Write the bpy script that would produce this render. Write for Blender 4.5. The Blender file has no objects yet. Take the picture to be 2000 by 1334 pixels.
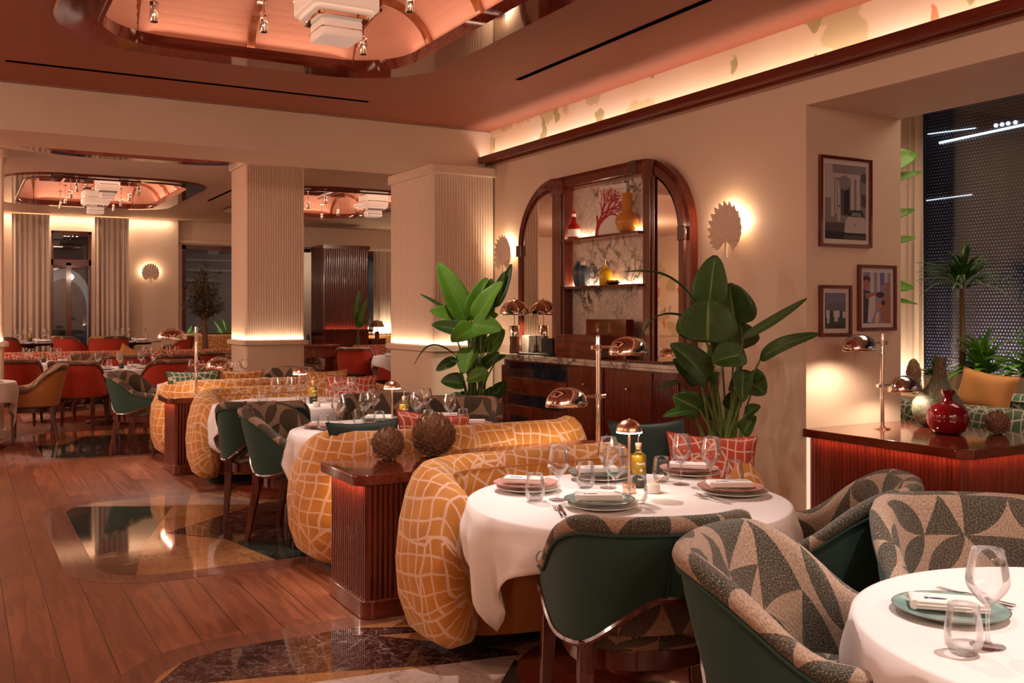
import bpy, math, random
from mathutils import Vector, Matrix
random.seed(7)
PI = math.pi
sc = bpy.context.scene
COL = sc.collection

# ---------------------------------------------------------------- camera geometry
FPX, YAW, HOR, EYE = 1900.0, math.radians(29.5), 612.0, 1.45
SY, CY = math.sin(YAW), math.cos(YAW)

def at(x, y, z):
    """floor-parallel plane at height z seen at picture point (x, y) -> world (X, Y)"""
    D = FPX * (EYE - z) / (y - HOR)
    L = (x - 1000) / FPX * D
    return (D * SY + L * CY, D * CY - L * SY)

def atX(x, y, X):
    t = (x - 1000) / FPX
    D = X / (SY + t * CY)
    return Vector((X, D * CY - t * D * SY, EYE - (y - HOR) * D / FPX))

def atY(x, y, Y):
    t = (x - 1000) / FPX
    D = Y / (CY - t * SY)
    return Vector((D * SY + t * D * CY, Y, EYE - (y - HOR) * D / FPX))

def atD(x, y, D):
    L = (x - 1000) / FPX * D
    return Vector((D * SY + L * CY, D * CY - L * SY, EYE - (y - HOR) * D / FPX))

# ---------------------------------------------------------------- node helper
class G:
    def __init__(s, name):
        s.mat = bpy.data.materials.new(name)
        s.mat.use_nodes = True
        s.nt = s.mat.node_tree
        s.nt.nodes.clear()
        s.out = s.nt.nodes.new('ShaderNodeOutputMaterial')
    def n(s, typ, ins=None, **props):
        nd = s.nt.nodes.new(typ)
        for k, v in props.items():
            setattr(nd, k, v)
        for k, v in (ins or {}).items():
            s.set(nd.inputs[k], v)
        return nd
    def set(s, sock, v):
        if isinstance(v, bpy.types.NodeSocket):
            s.nt.links.new(v, sock)
        elif isinstance(v, (tuple, list)):
            if len(v) == 3 and sock.type == 'RGBA':
                v = (*v, 1)
            sock.default_value = v
        else:
            sock.default_value = v
    def m(s, op, a, b=None, c=None, clamp=False):
        nd = s.n('ShaderNodeMath', operation=op, use_clamp=clamp)
        for i, v in enumerate((a, b, c)):
            if v is not None:
                s.set(nd.inputs[i], v)
        return nd.outputs[0]
    def vm(s, op, a, b=None, scale=None):
        nd = s.n('ShaderNodeVectorMath', operation=op)
        s.set(nd.inputs[0], a)
        if b is not None:
            s.set(nd.inputs[1], b)
        if scale is not None:
            s.set(nd.inputs['Scale'], scale)
        return nd.outputs['Value'] if op in ('LENGTH', 'DISTANCE', 'DOT_PRODUCT') else nd.outputs[0]
    def sep(s, v):
        nd = s.n('ShaderNodeSeparateXYZ', {0: v})
        return nd.outputs[0], nd.outputs[1], nd.outputs[2]
    def comb(s, x, y, z=0.0):
        return s.n('ShaderNodeCombineXYZ', {0: x, 1: y, 2: z}).outputs[0]
    def mix(s, f, a, b):
        nd = s.n('ShaderNodeMix', data_type='RGBA')
        s.set(nd.inputs[0], f); s.set(nd.inputs[6], a); s.set(nd.inputs[7], b)
        return nd.outputs[2]
    def fmix(s, f, a, b):
        nd = s.n('ShaderNodeMix', data_type='FLOAT')
        s.set(nd.inputs[0], f); s.set(nd.inputs[2], a); s.set(nd.inputs[3], b)
        return nd.outputs[0]
    def ss(s, v, a, b):
        """smooth 0..1 from a to b"""
        nd = s.n('ShaderNodeMapRange', {0: v, 1: a, 2: b, 3: 0.0, 4: 1.0}, interpolation_type='SMOOTHSTEP')
        return nd.outputs[0]
    def noise(s, v, scale=5.0, detail=3.0, rough=.5, dist=0.0):
        return s.n('ShaderNodeTexNoise', {'Vector': v, 'Scale': scale, 'Detail': detail, 'Roughness': rough, 'Distortion': dist})
    def uv(s):
        return s.n('ShaderNodeUVMap').outputs[0]
    def obj(s):
        return s.n('ShaderNodeTexCoord').outputs['Object']
    def bump(s, h, strength=.3, dist=.01):
        return s.n('ShaderNodeBump', {'Height': h, 'Strength': strength, 'Distance': dist}).outputs[0]
    def bsdf(s, color, rough=.5, metal=0.0, normal=None, **kw):
        ins = {'Base Color': color, 'Roughness': rough, 'Metallic': metal}
        if normal is not None:
            ins['Normal'] = normal
        for k, v in kw.items():
            ins[k.replace('_', ' ')] = v
        nd = s.n('ShaderNodeBsdfPrincipled', ins)
        s.nt.links.new(nd.outputs[0], s.out.inputs[0])
        return s.mat

def plain(name, color, rough=.5, metal=0.0, bump=None, **kw):
    g = G(name)
    nrm = None
    if bump:
        nrm = g.bump(g.noise(g.obj(), bump[0], 4).outputs[0], bump[1], .004)
    return g.bsdf(color, rough, metal, nrm, **kw)

def emitter(name, color, strength):
    g = G(name)
    e = g.n('ShaderNodeEmission', {'Color': color, 'Strength': strength})
    g.nt.links.new(e.outputs[0], g.out.inputs[0])
    return g.mat

# ---------------------------------------------------------------- materials
M = {}
def wallpaint(name, c):
    g = G(name)
    o = g.obj()
    n1 = g.noise(o, 1.3, 4).outputs[0]
    n2 = g.noise(o, 160.0, 2).outputs[0]
    col = g.mix(g.m('MULTIPLY', n1, .25), c, tuple(x * .86 for x in c))
    return g.bsdf(col, .62, 0, g.bump(n2, .06, .002))
M['cream'] = wallpaint('cream_wall_paint', (.74, .58, .45))
M['cream_dark'] = wallpaint('beige_ceiling_paint', (.76, .57, .43))
M['terracotta'] = wallpaint('terracotta_ceiling_paint', (.36, .115, .065))
M['pink'] = wallpaint('pink_cove_paint', (.86, .45, .33))
M['flute'] = plain('fluted_plaster', (.78, .62, .5), .6)
M['black'] = plain('black_matte', (.008, .007, .007), .6)
M['void'] = plain('matt_black_slot', (.003, .002, .002), 1.0, Specular_IOR_Level=0.0)
M['navyglass'] = plain('dark_glass_and_niche_shade', (.012, .014, .03), .06)
M['chrome'] = plain('polished_nickel', (.86, .78, .72), .045, 1.0)
M['brass'] = plain('brushed_rose_brass', (.86, .55, .38), .27, 1.0)
M['copper'] = plain('copper_band', (.75, .32, .18), .22, 1.0)
M['cutlery'] = plain('steel_cutlery', (.75, .7, .66), .12, 1.0)
M['orange_seat'] = plain('ochre_seat_velvet', (.5, .17, .03), .75, Sheen_Weight=.5, bump=(300, .1))
M['green_velvet'] = plain('green_velvet', (.017, .056, .044), .75, Sheen_Weight=.12, Sheen_Roughness=.4, Sheen_Tint=(.5, .9, .75, 1))
M['darkgreen_velvet'] = plain('bottle_green_velvet', (.008, .03, .024), .8, Sheen_Weight=.12)
M['red_velvet'] = plain('brick_red_velvet', (.44, .03, .012), .7, Sheen_Weight=.5, Sheen_Tint=(1, .35, .2, 1))
M['amber_velvet'] = plain('amber_velvet', (.5, .2, .045), .7, Sheen_Weight=.4, Sheen_Tint=(1, .7, .4, 1))
M['porcelain'] = plain('white_porcelain', (.8, .76, .72), .15)
M['napkin'] = plain('white_napkin_linen', (.82, .76, .72), .85, bump=(220, .25))
M['ink'] = plain('navy_ink_print', (.02, .03, .13), .7)
M['cork'] = plain('cork_stopper', (.55, .33, .2), .8)
M['labelblack'] = plain('black_bottle_label', (.012, .011, .012), .35)
M['white_ink'] = plain('white_print', (.85, .8, .74), .6)
M['curtain'] = plain('sheer_beige_curtain', (.76, .63, .55), .8, bump=(90, .2))
M['stone_pot'] = plain('pale_stone_pot', (.6, .48, .36), .8, bump=(60, .3))
M['soil'] = plain('dark_soil', (.02, .014, .01), .95)
M['bark'] = plain('brown_bark', (.16, .09, .05), .9, bump=(40, .7))
M['spike'] = plain('bronze_brown_glaze', (.25, .14, .085), .25, bump=(60, .4))
M['mat_board'] = plain('white_picture_mount', (.62, .55, .52), .8)
M['redbottle'] = plain('red_liqueur_glass', (.30, .012, .006), .08)
M['amberglass'] = plain('amber_vase_glass', (.55, .23, .05), .08)
M['yellowoil'] = plain('yellow_oil_glass', (.62, .36, .01), .08)
M['bluejar'] = plain('slate_blue_jar', (.05, .075, .12), .3)
M['whitejar'] = plain('white_jar', (.6, .6, .55), .4)
M['pome'] = plain('crimson_glaze', (.17, .004, .008), .05, Coat_Weight=.6)
M['white_shade'] = None

def mahogany(name, c1, c2, rough, axis=2, scale=1.0):
    g = G(name)
    o = g.obj()
    sv = [14.0 * scale] * 3
    sv[axis] = .9 * scale
    v = g.vm('MULTIPLY', o, tuple(sv))
    n1 = g.noise(v, 2.2, 6, .6, .6).outputs[0]
    n2 = g.noise(g.vm('MULTIPLY', o, tuple(3 * x for x in sv)), 5, 3).outputs[0]
    f = g.ss(g.m('ADD', g.m('MULTIPLY', n1, .8), g.m('MULTIPLY', n2, .2)), .32, .68)
    return g.bsdf(g.mix(f, c1, c2), rough, 0, None, Coat_Weight=.5, Coat_Roughness=.06)
M['mahogany'] = mahogany('polished_mahogany', (.085, .012, .007), (.155, .024, .012), .15)
M['mahogany_h'] = mahogany('polished_mahogany_across', (.10, .015, .008), (.18, .03, .014), .13, 1)
M['rim'] = mahogany('coffer_rim_lacquer', (.10, .015, .008), (.19, .035, .018), .06, 0, .6)
M['darkwood'] = mahogany('dark_walnut_legs', (.05, .010, .007), (.13, .026, .015), .2)
M['border_wood'] = mahogany('reddish_border_boards', (.12, .038, .02), (.22, .075, .04), .5, 1, 1.2)

def marble(name, base, vein, scale=2.0, thick=.05, rough=.08, second=None, crack=True):
    g = G(name)
    o = g.obj()
    w = g.noise(o, scale * 1.1, 5, .6).outputs['Color']
    v = g.vm('ADD', o, g.vm('SCALE', g.vm('SUBTRACT', w, (.5, .5, .5)), scale=.55))
    vo = g.n('ShaderNodeTexVoronoi', {'Vector': v, 'Scale': scale * 2.2}, feature='DISTANCE_TO_EDGE').outputs[0]
    m1 = g.m('SUBTRACT', 1.0, g.ss(vo, 0.0, thick))
    msk = g.ss(g.noise(o, scale * .8, 3).outputs[0], .42, .62)
    m1 = g.m('MULTIPLY', m1, g.m('ADD', g.m('MULTIPLY', msk, .9), .1))
    n3 = g.noise(v, scale * 5, 6, .65).outputs[0]
    thin = g.m('SUBTRACT', 1.0, g.ss(g.m('ABSOLUTE', g.m('SUBTRACT', n3, .5)), 0.0, .035))
    b = g.mix(g.ss(g.noise(o, scale * 1.7, 5).outputs[0], .3, .7), base, second or tuple(x * .7 for x in base))
    c = g.mix(g.m('MULTIPLY', thin, .35), b, vein)
    c = g.mix(m1, c, vein)
    return g.bsdf(c, rough)
M['calacatta'] = marble('cream_marble_dark_veins', (.72, .62, .54), (.03, .022, .018), 2.9, .16, .12, (.62, .52, .45))
M['white_marble'] = marble('pale_inlay_marble', (.66, .52, .45), (.3, .2, .16), 1.6, .03, .05)
M['green_marble'] = marble('dark_green_inlay_marble', (.018, .026, .022), (.12, .15, .13), 3.4, .03, .045, (.035, .045, .04))
M['wine_marble'] = marble('wine_dark_inlay_marble', (.035, .012, .012), (.36, .25, .2), 2.2, .022, .045, (.06, .02, .018))
M['ochre_marble'] = marble('ochre_inlay_marble', (.36, .17, .07), (.12, .05, .02), 1.8, .02, .06, (.46, .23, .1))
M['brown_marble'] = marble('brown_inlay_marble', (.1, .045, .025), (.3, .2, .12), 3.0, .03, .06)
M['red_stone'] = marble('red_brown_lamp_stone', (.1, .028, .02), (.3, .17, .12), 9.0, .05, .15)

def planks():
    g = G('oak_plank_floor')
    o = g.obj()
    x, y, z = g.sep(o)
    v = g.comb(y, x, 0.0)
    br = g.n('ShaderNodeTexBrick', {'Vector': v, 'Color1': (0, 0, 0, 1), 'Color2': (1, 1, 1, 1), 'Mortar': (.5, .5, .5, 1), 'Scale': 1.0,
             'Mortar Size': .0022, 'Mortar Smooth': .1, 'Bias': 0.0, 'Brick Width': 1.5, 'Row Height': .185}, offset=.37, offset_frequency=2)
    r = br.outputs['Color']
    rr = g.sep(r)[0]
    gv = g.vm('ADD', g.vm('MULTIPLY', o, (16.0, 1.3, 1.0)), g.comb(g.m('MULTIPLY', rr, 30.0), g.m('MULTIPLY', rr, 11.0), 0.0))
    n1 = g.noise(gv, 1.2, 7, .62, 1.2).outputs[0]
    n2 = g.noise(g.vm('MULTIPLY', o, (130.0, 9.0, 1.0)), 1.0, 3).outputs[0]
    base = g.mix(rr, (.24, .082, .042), (.37, .14, .072))
    grain = g.ss(n1, .35, .65)
    c = g.mix(g.m('MULTIPLY', g.m('SUBTRACT', 1.0, grain), .75), base, (.12, .034, .018))
    c = g.mix(g.m('MULTIPLY', g.ss(n2, .5, .75), .25), c, (.13, .045, .025))
    c = g.mix(br.outputs['Fac'], c, (.03, .012, .008))
    rough = g.fmix(n1, .28, .46)
    h = g.m('SUBTRACT', g.m('MULTIPLY', n1, .3), br.outputs['Fac'])
    return g.bsdf(c, rough, 0, g.bump(h, .25, .003))
M['planks'] = planks()

def net_fabric(name, ground, ground2, line, bscale=1.0):
    """velvet with a woven map-like net: patches of grid, arcs and spokes, each patch turned its own way"""
    g = G(name)
    uv = g.uv()
    wn = g.noise(uv, 5.0, 1).outputs['Color']
    u = g.vm('ADD', uv, g.vm('SCALE', g.vm('SUBTRACT', wn, (.5, .5, .5)), scale=.07))
    u = g.vm('MULTIPLY', g.vm('SCALE', u, scale=3.2 * bscale), (1, 1, 0))
    vor = g.n('ShaderNodeTexVoronoi', {'Vector': u, 'Scale': 1.0, 'Randomness': .85}, voronoi_dimensions='2D', feature='F1')
    edge = g.n('ShaderNodeTexVoronoi', {'Vector': u, 'Scale': 1.0, 'Randomness': .85}, voronoi_dimensions='2D', feature='DISTANCE_TO_EDGE').outputs[0]
    r1, r2, r3 = g.sep(vor.outputs['Color'])
    loc = g.vm('SUBTRACT', u, vor.outputs['Position'])
    lx, ly, _ = g.sep(loc)
    a = g.m('MULTIPLY', g.m('SUBTRACT', r1, .5), .9)
    ca, sa = g.m('COSINE', a), g.m('SINE', a)
    px = g.m('SUBTRACT', g.m('MULTIPLY', lx, ca), g.m('MULTIPLY', ly, sa))
    py = g.m('ADD', g.m('MULTIPLY', lx, sa), g.m('MULTIPLY', ly, ca))
    def saw(v, k):      # distance to the nearest line of a family with k lines per unit, in units of u
        f = g.m('FRACT', g.m('ADD', g.m('MULTIPLY', v, k), 50.0))
        return g.m('DIVIDE', g.m('SUBTRACT', .5, g.m('ABSOLUTE', g.m('SUBTRACT', f, .5))), k)
    grid = g.m('MINIMUM', saw(px, 4.9), saw(py, 3.9))
    # arcs about a point off to one side of the patch
    qx = g.m('ADD', px, 1.25)
    rad = g.m('SQRT', g.m('ADD', g.m('MULTIPLY', qx, qx), g.m('MULTIPLY', py, py)))
    ang = g.m('ARCTAN2', py, qx)
    arcs = g.m('MINIMUM', saw(rad, 4.6), g.m('MULTIPLY', saw(ang, 4.4), rad))
    pick = g.m('GREATER_THAN', r2, .55)
    inner = g.fmix(pick, grid, arcs)
    l1 = g.m('SUBTRACT', 1.0, g.ss(inner, .012, .022))
    l2 = g.m('SUBTRACT', 1.0, g.ss(edge, .018, .029))
    ln = g.m('MAXIMUM', l1, l2)
    fz = g.noise(uv, 420.0, 2).outputs[0]
    ln = g.m('MULTIPLY', ln, g.fmix(fz, .75, 1.0))
    gr = g.mix(g.ss(g.noise(uv, 9.0, 4).outputs[0], .3, .7), ground, ground2)
    c = g.mix(ln, gr, line)
    h = g.m('ADD', g.m('MULTIPLY', ln, -.8), g.m('MULTIPLY', fz, .3))
    return g.bsdf(c, .75, 0, g.bump(h, .35, .003), Sheen_Weight=.35, Sheen_Tint=(1, .8, .5, 1))
M['net_yellow'] = net_fabric('yellow_velvet_cream_net', (.48, .175, .018), (.60, .245, .032), (.74, .50, .36))
M['net_red'] = net_fabric('red_velvet_cream_net', (.42, .045, .02), (.5, .06, .03), (.74, .52, .4), 1.2)
M['net_green'] = net_fabric('green_velvet_cream_net', (.035, .10, .055), (.05, .14, .075), (.6, .55, .45), 1.15)

def leaf_fabric(name, ground, dark, dark2, k=7.6):
    """woven fabric: each cell holds a quarter disc, a leaf or a triangle"""
    g = G(name)
    uv = g.vm('MULTIPLY', g.uv(), (1, 1, 0))
    p = g.vm('SCALE', uv, scale=k)
    cell = g.vm('FLOOR', p)
    f = g.vm('FRACTION', p)
    wn = g.n('ShaderNodeTexWhiteNoise', {'Vector': cell}, noise_dimensions='2D')
    r1, r2, r3 = g.sep(wn.outputs['Color'])
    fx, fy, _ = g.sep(f)
    flipx = g.m('GREATER_THAN', r1, .5)
    flipy = g.m('GREATER_THAN', r2, .5)
    x = g.fmix(flipx, fx, g.m('SUBTRACT', 1.0, fx))
    y = g.fmix(flipy, fy, g.m('SUBTRACT', 1.0, fy))
    x1, y1 = g.m('SUBTRACT', 1.0, x), g.m('SUBTRACT', 1.0, y)
    d0 = g.m('SQRT', g.m('ADD', g.m('MULTIPLY', x, x), g.m('MULTIPLY', y, y)))
    d1 = g.m('SQRT', g.m('ADD', g.m('MULTIPLY', x1, x1), g.m('MULTIPLY', y1, y1)))
    quarter = g.m('LESS_THAN', d0, 1.0)
    leaf = g.m('MULTIPLY', quarter, g.m('LESS_THAN', d1, 1.0))
    tri = g.m('LESS_THAN', g.m('ADD', x, y), 1.0)
    spear = g.m('LESS_THAN', g.m('ABSOLUTE', g.m('SUBTRACT', x, .5)), g.m('MULTIPLY', y, .5))
    a = g.fmix(g.m('GREATER_THAN', r3, .3), quarter, leaf)
    a = g.fmix(g.m('GREATER_THAN', r3, .74), a, tri)
    a = g.fmix(g.m('GREATER_THAN', r3, .87), a, spear)
    tone = g.m('FRACT', g.m('ADD', g.m('MULTIPLY', r1, 3.7), r2))
    # weave
    w1 = g.noise(g.vm('MULTIPLY', uv, (1.0, 1.6, 1)), 210.0, 2, .7).outputs[0]
    w2 = g.noise(g.vm('MULTIPLY', uv, (1.4, 1.0, 1)), 130.0, 2, .6).outputs[0]
    dk = g.mix(g.m('GREATER_THAN', tone, .55), dark, dark2)
    dk = g.mix(g.m('MULTIPLY', g.ss(w1, .52, .60), .9), dk, tuple(c * .72 for c in ground))
    gr = g.mix(g.ss(w2, .42, .58), tuple(c * .66 for c in ground), ground)
    c = g.mix(a, gr, dk)
    h = g.m('ADD', w1, w2)
    return g.bsdf(c, .9, 0, g.bump(h, 1.0, .003), Sheen_Weight=.15)
M['leaf_green'] = leaf_fabric('beige_weave_green_leaf_shapes', (.46, .33, .23), (.024, .034, .022), (.042, .04, .028))
M['leaf_brown'] = leaf_fabric('beige_weave_brown_leaf_shapes', (.5, .34, .22), (.14, .055, .03), (.22, .11, .06))
M['leaf_gold'] = leaf_fabric('gold_weave_brown_leaf_shapes', (.48, .28, .12), (.09, .04, .02), (.25, .12, .05), 5)

def cloth_mat():
    g = G('white_tablecloth')
    n = g.noise(g.obj(), 5.0, 4).outputs[0]
    n2 = g.noise(g.obj(), 260.0, 2).outputs[0]
    return g.bsdf((.80, .745, .72), .8, 0, g.bump(g.m('ADD', g.m('MULTIPLY', n, 1.0), g.m('MULTIPLY', n2, .02)), .25, .02), Sheen_Weight=.2)
M['cloth'] = cloth_mat()

def glass(name, tint=(1, 1, 1), base=.04):
    g = G(name)
    fr = g.n('ShaderNodeFresnel', {'IOR': 1.5}).outputs[0]
    tr = g.n('ShaderNodeBsdfTransparent', {'Color': tint})
    gl = g.n('ShaderNodeBsdfGlossy', {'Color': (1, 1, 1), 'Roughness': .015})
    lw = g.n('ShaderNodeLayerWeight', {'Blend': .22}).outputs['Facing']
    f = g.m('ADD', g.m('MULTIPLY', g.m('POWER', lw, 2.6), .42), g.m('MULTIPLY', fr, .6), clamp=True)
    mx = g.n('ShaderNodeMixShader', {0: g.m('ADD', f, base, clamp=True)})
    g.nt.links.new(tr.outputs[0], mx.inputs[1]); g.nt.links.new(gl.outputs[0], mx.inputs[2])
    g.nt.links.new(mx.outputs[0], g.out.inputs[0])
    return g.mat
M['glass'] = glass('clear_drinking_glass', (.99, .99, .99), .004)
M['stemglass'] = glass('clear_glass_stem', (.985, .985, .99), .07)
M['bottleglass'] = glass('clear_bottle_glass', (.93, .93, .88), .03)
M['windowglass'] = glass('window_pane_glass', (.8, .84, .9), .05)
M['oil'] = plain('golden_olive_oil', (.50, .30, .008), .12)
M['mirror'] = plain('wall_mirror_silver', (.82, .76, .7), .01, 1.0)

def leafmat(name, c1, c2, rough=.35):
    g = G(name)
    u, v, _ = g.sep(g.uv())
    # side ribs slanting off the midrib
    s = g.m('ABSOLUTE', g.m('SUBTRACT', u, .5))
    rib = g.m('SINE', g.m('MULTIPLY', g.m('SUBTRACT', g.m('MULTIPLY', v, 34.0), g.m('MULTIPLY', s, 10.0)), 6.28))
    mid = g.m('SUBTRACT', 1.0, g.ss(s, .012, .03))
    n = g.noise(g.obj(), 7.0, 3).outputs[0]
    c = g.mix(n, c1, c2)
    c = g.mix(g.m('MULTIPLY', g.ss(rib, .5, 1.0), .25), c, tuple(x * .6 for x in c1))
    c = g.mix(g.m('MULTIPLY', mid, .7), c, (.22, .33, .08))
    return g.bsdf(c, rough, 0, g.bump(rib, .35, .004), Transmission_Weight=.0, Subsurface_Weight=.0)
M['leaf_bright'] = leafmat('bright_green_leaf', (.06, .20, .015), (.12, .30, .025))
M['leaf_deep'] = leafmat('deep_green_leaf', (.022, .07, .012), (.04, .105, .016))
M['stem'] = plain('leaf_stalk_green', (.10, .16, .035), .45)
M['fern'] = plain('fern_frond_green', (.06, .14, .02), .5)
M['olive_leaf'] = plain('small_dark_tree_leaf', (.05, .055, .02), .5)

def plate_mat(name, c):
    g = G(name)
    r = g.vm('LENGTH', g.vm('MULTIPLY', g.obj(), (1, 1, 0)))
    n = g.noise(g.obj(), 22.0, 5).outputs[0]
    cc = g.mix(g.ss(n, .35, .7), c, tuple(min(1, x * 1.35 + .03) for x in c))
    rim = g.ss(r, .1325, .1345)
    return g.bsdf(g.mix(rim, cc, (.10, .05, .04)), .12)
M['plate_green'] = plate_mat('green_glazed_plate', (.17, .28, .245))
M['plate_pink'] = plate_mat('pink_glazed_plate', (.55, .27, .24))

def frieze():
    g = G('painted_frieze_paper')
    o = g.obj()
    x, y, z = g.sep(o)
    p = g.comb(y, z, 0.0)
    wob = g.noise(p, 3.5, 3).outputs['Color']
    p2 = g.vm('ADD', p, g.vm('SCALE', g.vm('SUBTRACT', wob, (.5, .5, .5)), scale=.3))
    c = g.mix(g.ss(g.noise(p, 1.2, 2).outputs[0], .35, .65), (.80, .62, .42), (.80, .68, .54))
    big = g.m('SUBTRACT', 1.0, g.ss(g.n('ShaderNodeTexVoronoi', {'Vector': g.vm('MULTIPLY', p2, (1.2, 1.8, 1)), 'Scale': 1.6}).outputs[0], .36, .42))
    c = g.mix(g.m('MULTIPLY', big, .7), c, (.50, .42, .20))
    v2 = g.n('ShaderNodeTexVoronoi', {'Vector': g.vm('MULTIPLY', g.vm('ADD', p2, (3.3, 1.7, 0)), (3.1, 1.5, 1)), 'Scale': 1.7, 'Randomness': 1.0})
    sm = g.m('SUBTRACT', 1.0, g.ss(v2.outputs[0], .26, .30))
    rc = g.sep(v2.outputs['Color'])[0]
    sm = g.m('MULTIPLY', sm, g.m('GREATER_THAN', rc, .35))
    c = g.mix(g.m('MULTIPLY', sm, .9), c, g.mix(g.m('GREATER_THAN', rc, .66), (.36, .31, .13), (.72, .2, .08)))
    return g.bsdf(c, .7)
M['frieze'] = frieze()

def perforated():
    g = G('perforated_dark_screen')
    o = g.obj()
    x, y, z = g.sep(o)
    k = 30.0
    v = g.comb(g.m('MULTIPLY', g.m('ADD', y, g.m('MULTIPLY', z, 0.0)), k), g.m('MULTIPLY', z, k), 0.0)
    vy = g.m('FRACT', g.m('ADD', g.m('MULTIPLY', y, k), g.m('MULTIPLY', g.m('FLOOR', g.m('MULTIPLY', z, k)), .5)))
    vz = g.m('FRACT', g.m('MULTIPLY', z, k))
    d = g.m('SQRT', g.m('ADD', g.m('POWER', g.m('SUBTRACT', vy, .5), 2.0), g.m('POWER', g.m('SUBTRACT', vz, .5), 2.0)))
    dot = g.m('SUBTRACT', 1.0, g.ss(d, .2, .3))
    band = g.ss(g.noise(g.vm('MULTIPLY', o, (1, 1.6, .25)), 1.6, 2).outputs[0], .3, .7)
    c = g.mix(g.m('MULTIPLY', dot, g.fmix(band, .25, 1.0)), (.02, .016, .018), (.6, .52, .5))
    return g.bsdf(c, .3)
M['screen'] = perforated()
M['led'] = emitter('warm_led_strip', (1, .66, .4), 14)
M['led_soft'] = emitter('soft_warm_led_strip', (1, .5, .36), .55)
M['led_red'] = emitter('amber_red_led_strip', (1, .3, .13), 5)
M['lamp_glow'] = emitter('table_lamp_diffuser', (1, .82, .66), 8)
M['shade_glow'] = emitter('reading_lamp_bulb', (1, .7, .45), 5)
M['citylight'] = emitter('outdoor_lamp_and_streak_glow', (.75, .85, 1), 1.1)

def shade():
    g = G('frosted_white_lantern_glass')
    d = g.n('ShaderNodeBsdfPrincipled', {'Base Color': (.86, .72, .6, 1), 'Roughness': .35, 'Emission Color': (1, .68, .5, 1), 'Emission Strength': .12})
    g.nt.links.new(d.outputs[0], g.out.inputs[0])
    return g.mat
M['white_shade'] = shade()

def gourd():
    g = G('mottled_green_gourd_glaze')
    n = g.noise(g.obj(), 60.0, 5, .7).outputs[0]
    n2 = g.noise(g.obj(), 9.0, 4).outputs[0]
    c = g.mix(g.ss(n2, .35, .65), (.07, .095, .055), (.12, .07, .04))
    c = g.mix(g.ss(n, .5, .62), c, (.2, .2, .14))
    return g.bsdf(c, .6, 0, g.bump(n, .5, .004))
M['gourd'] = gourd()

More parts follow.
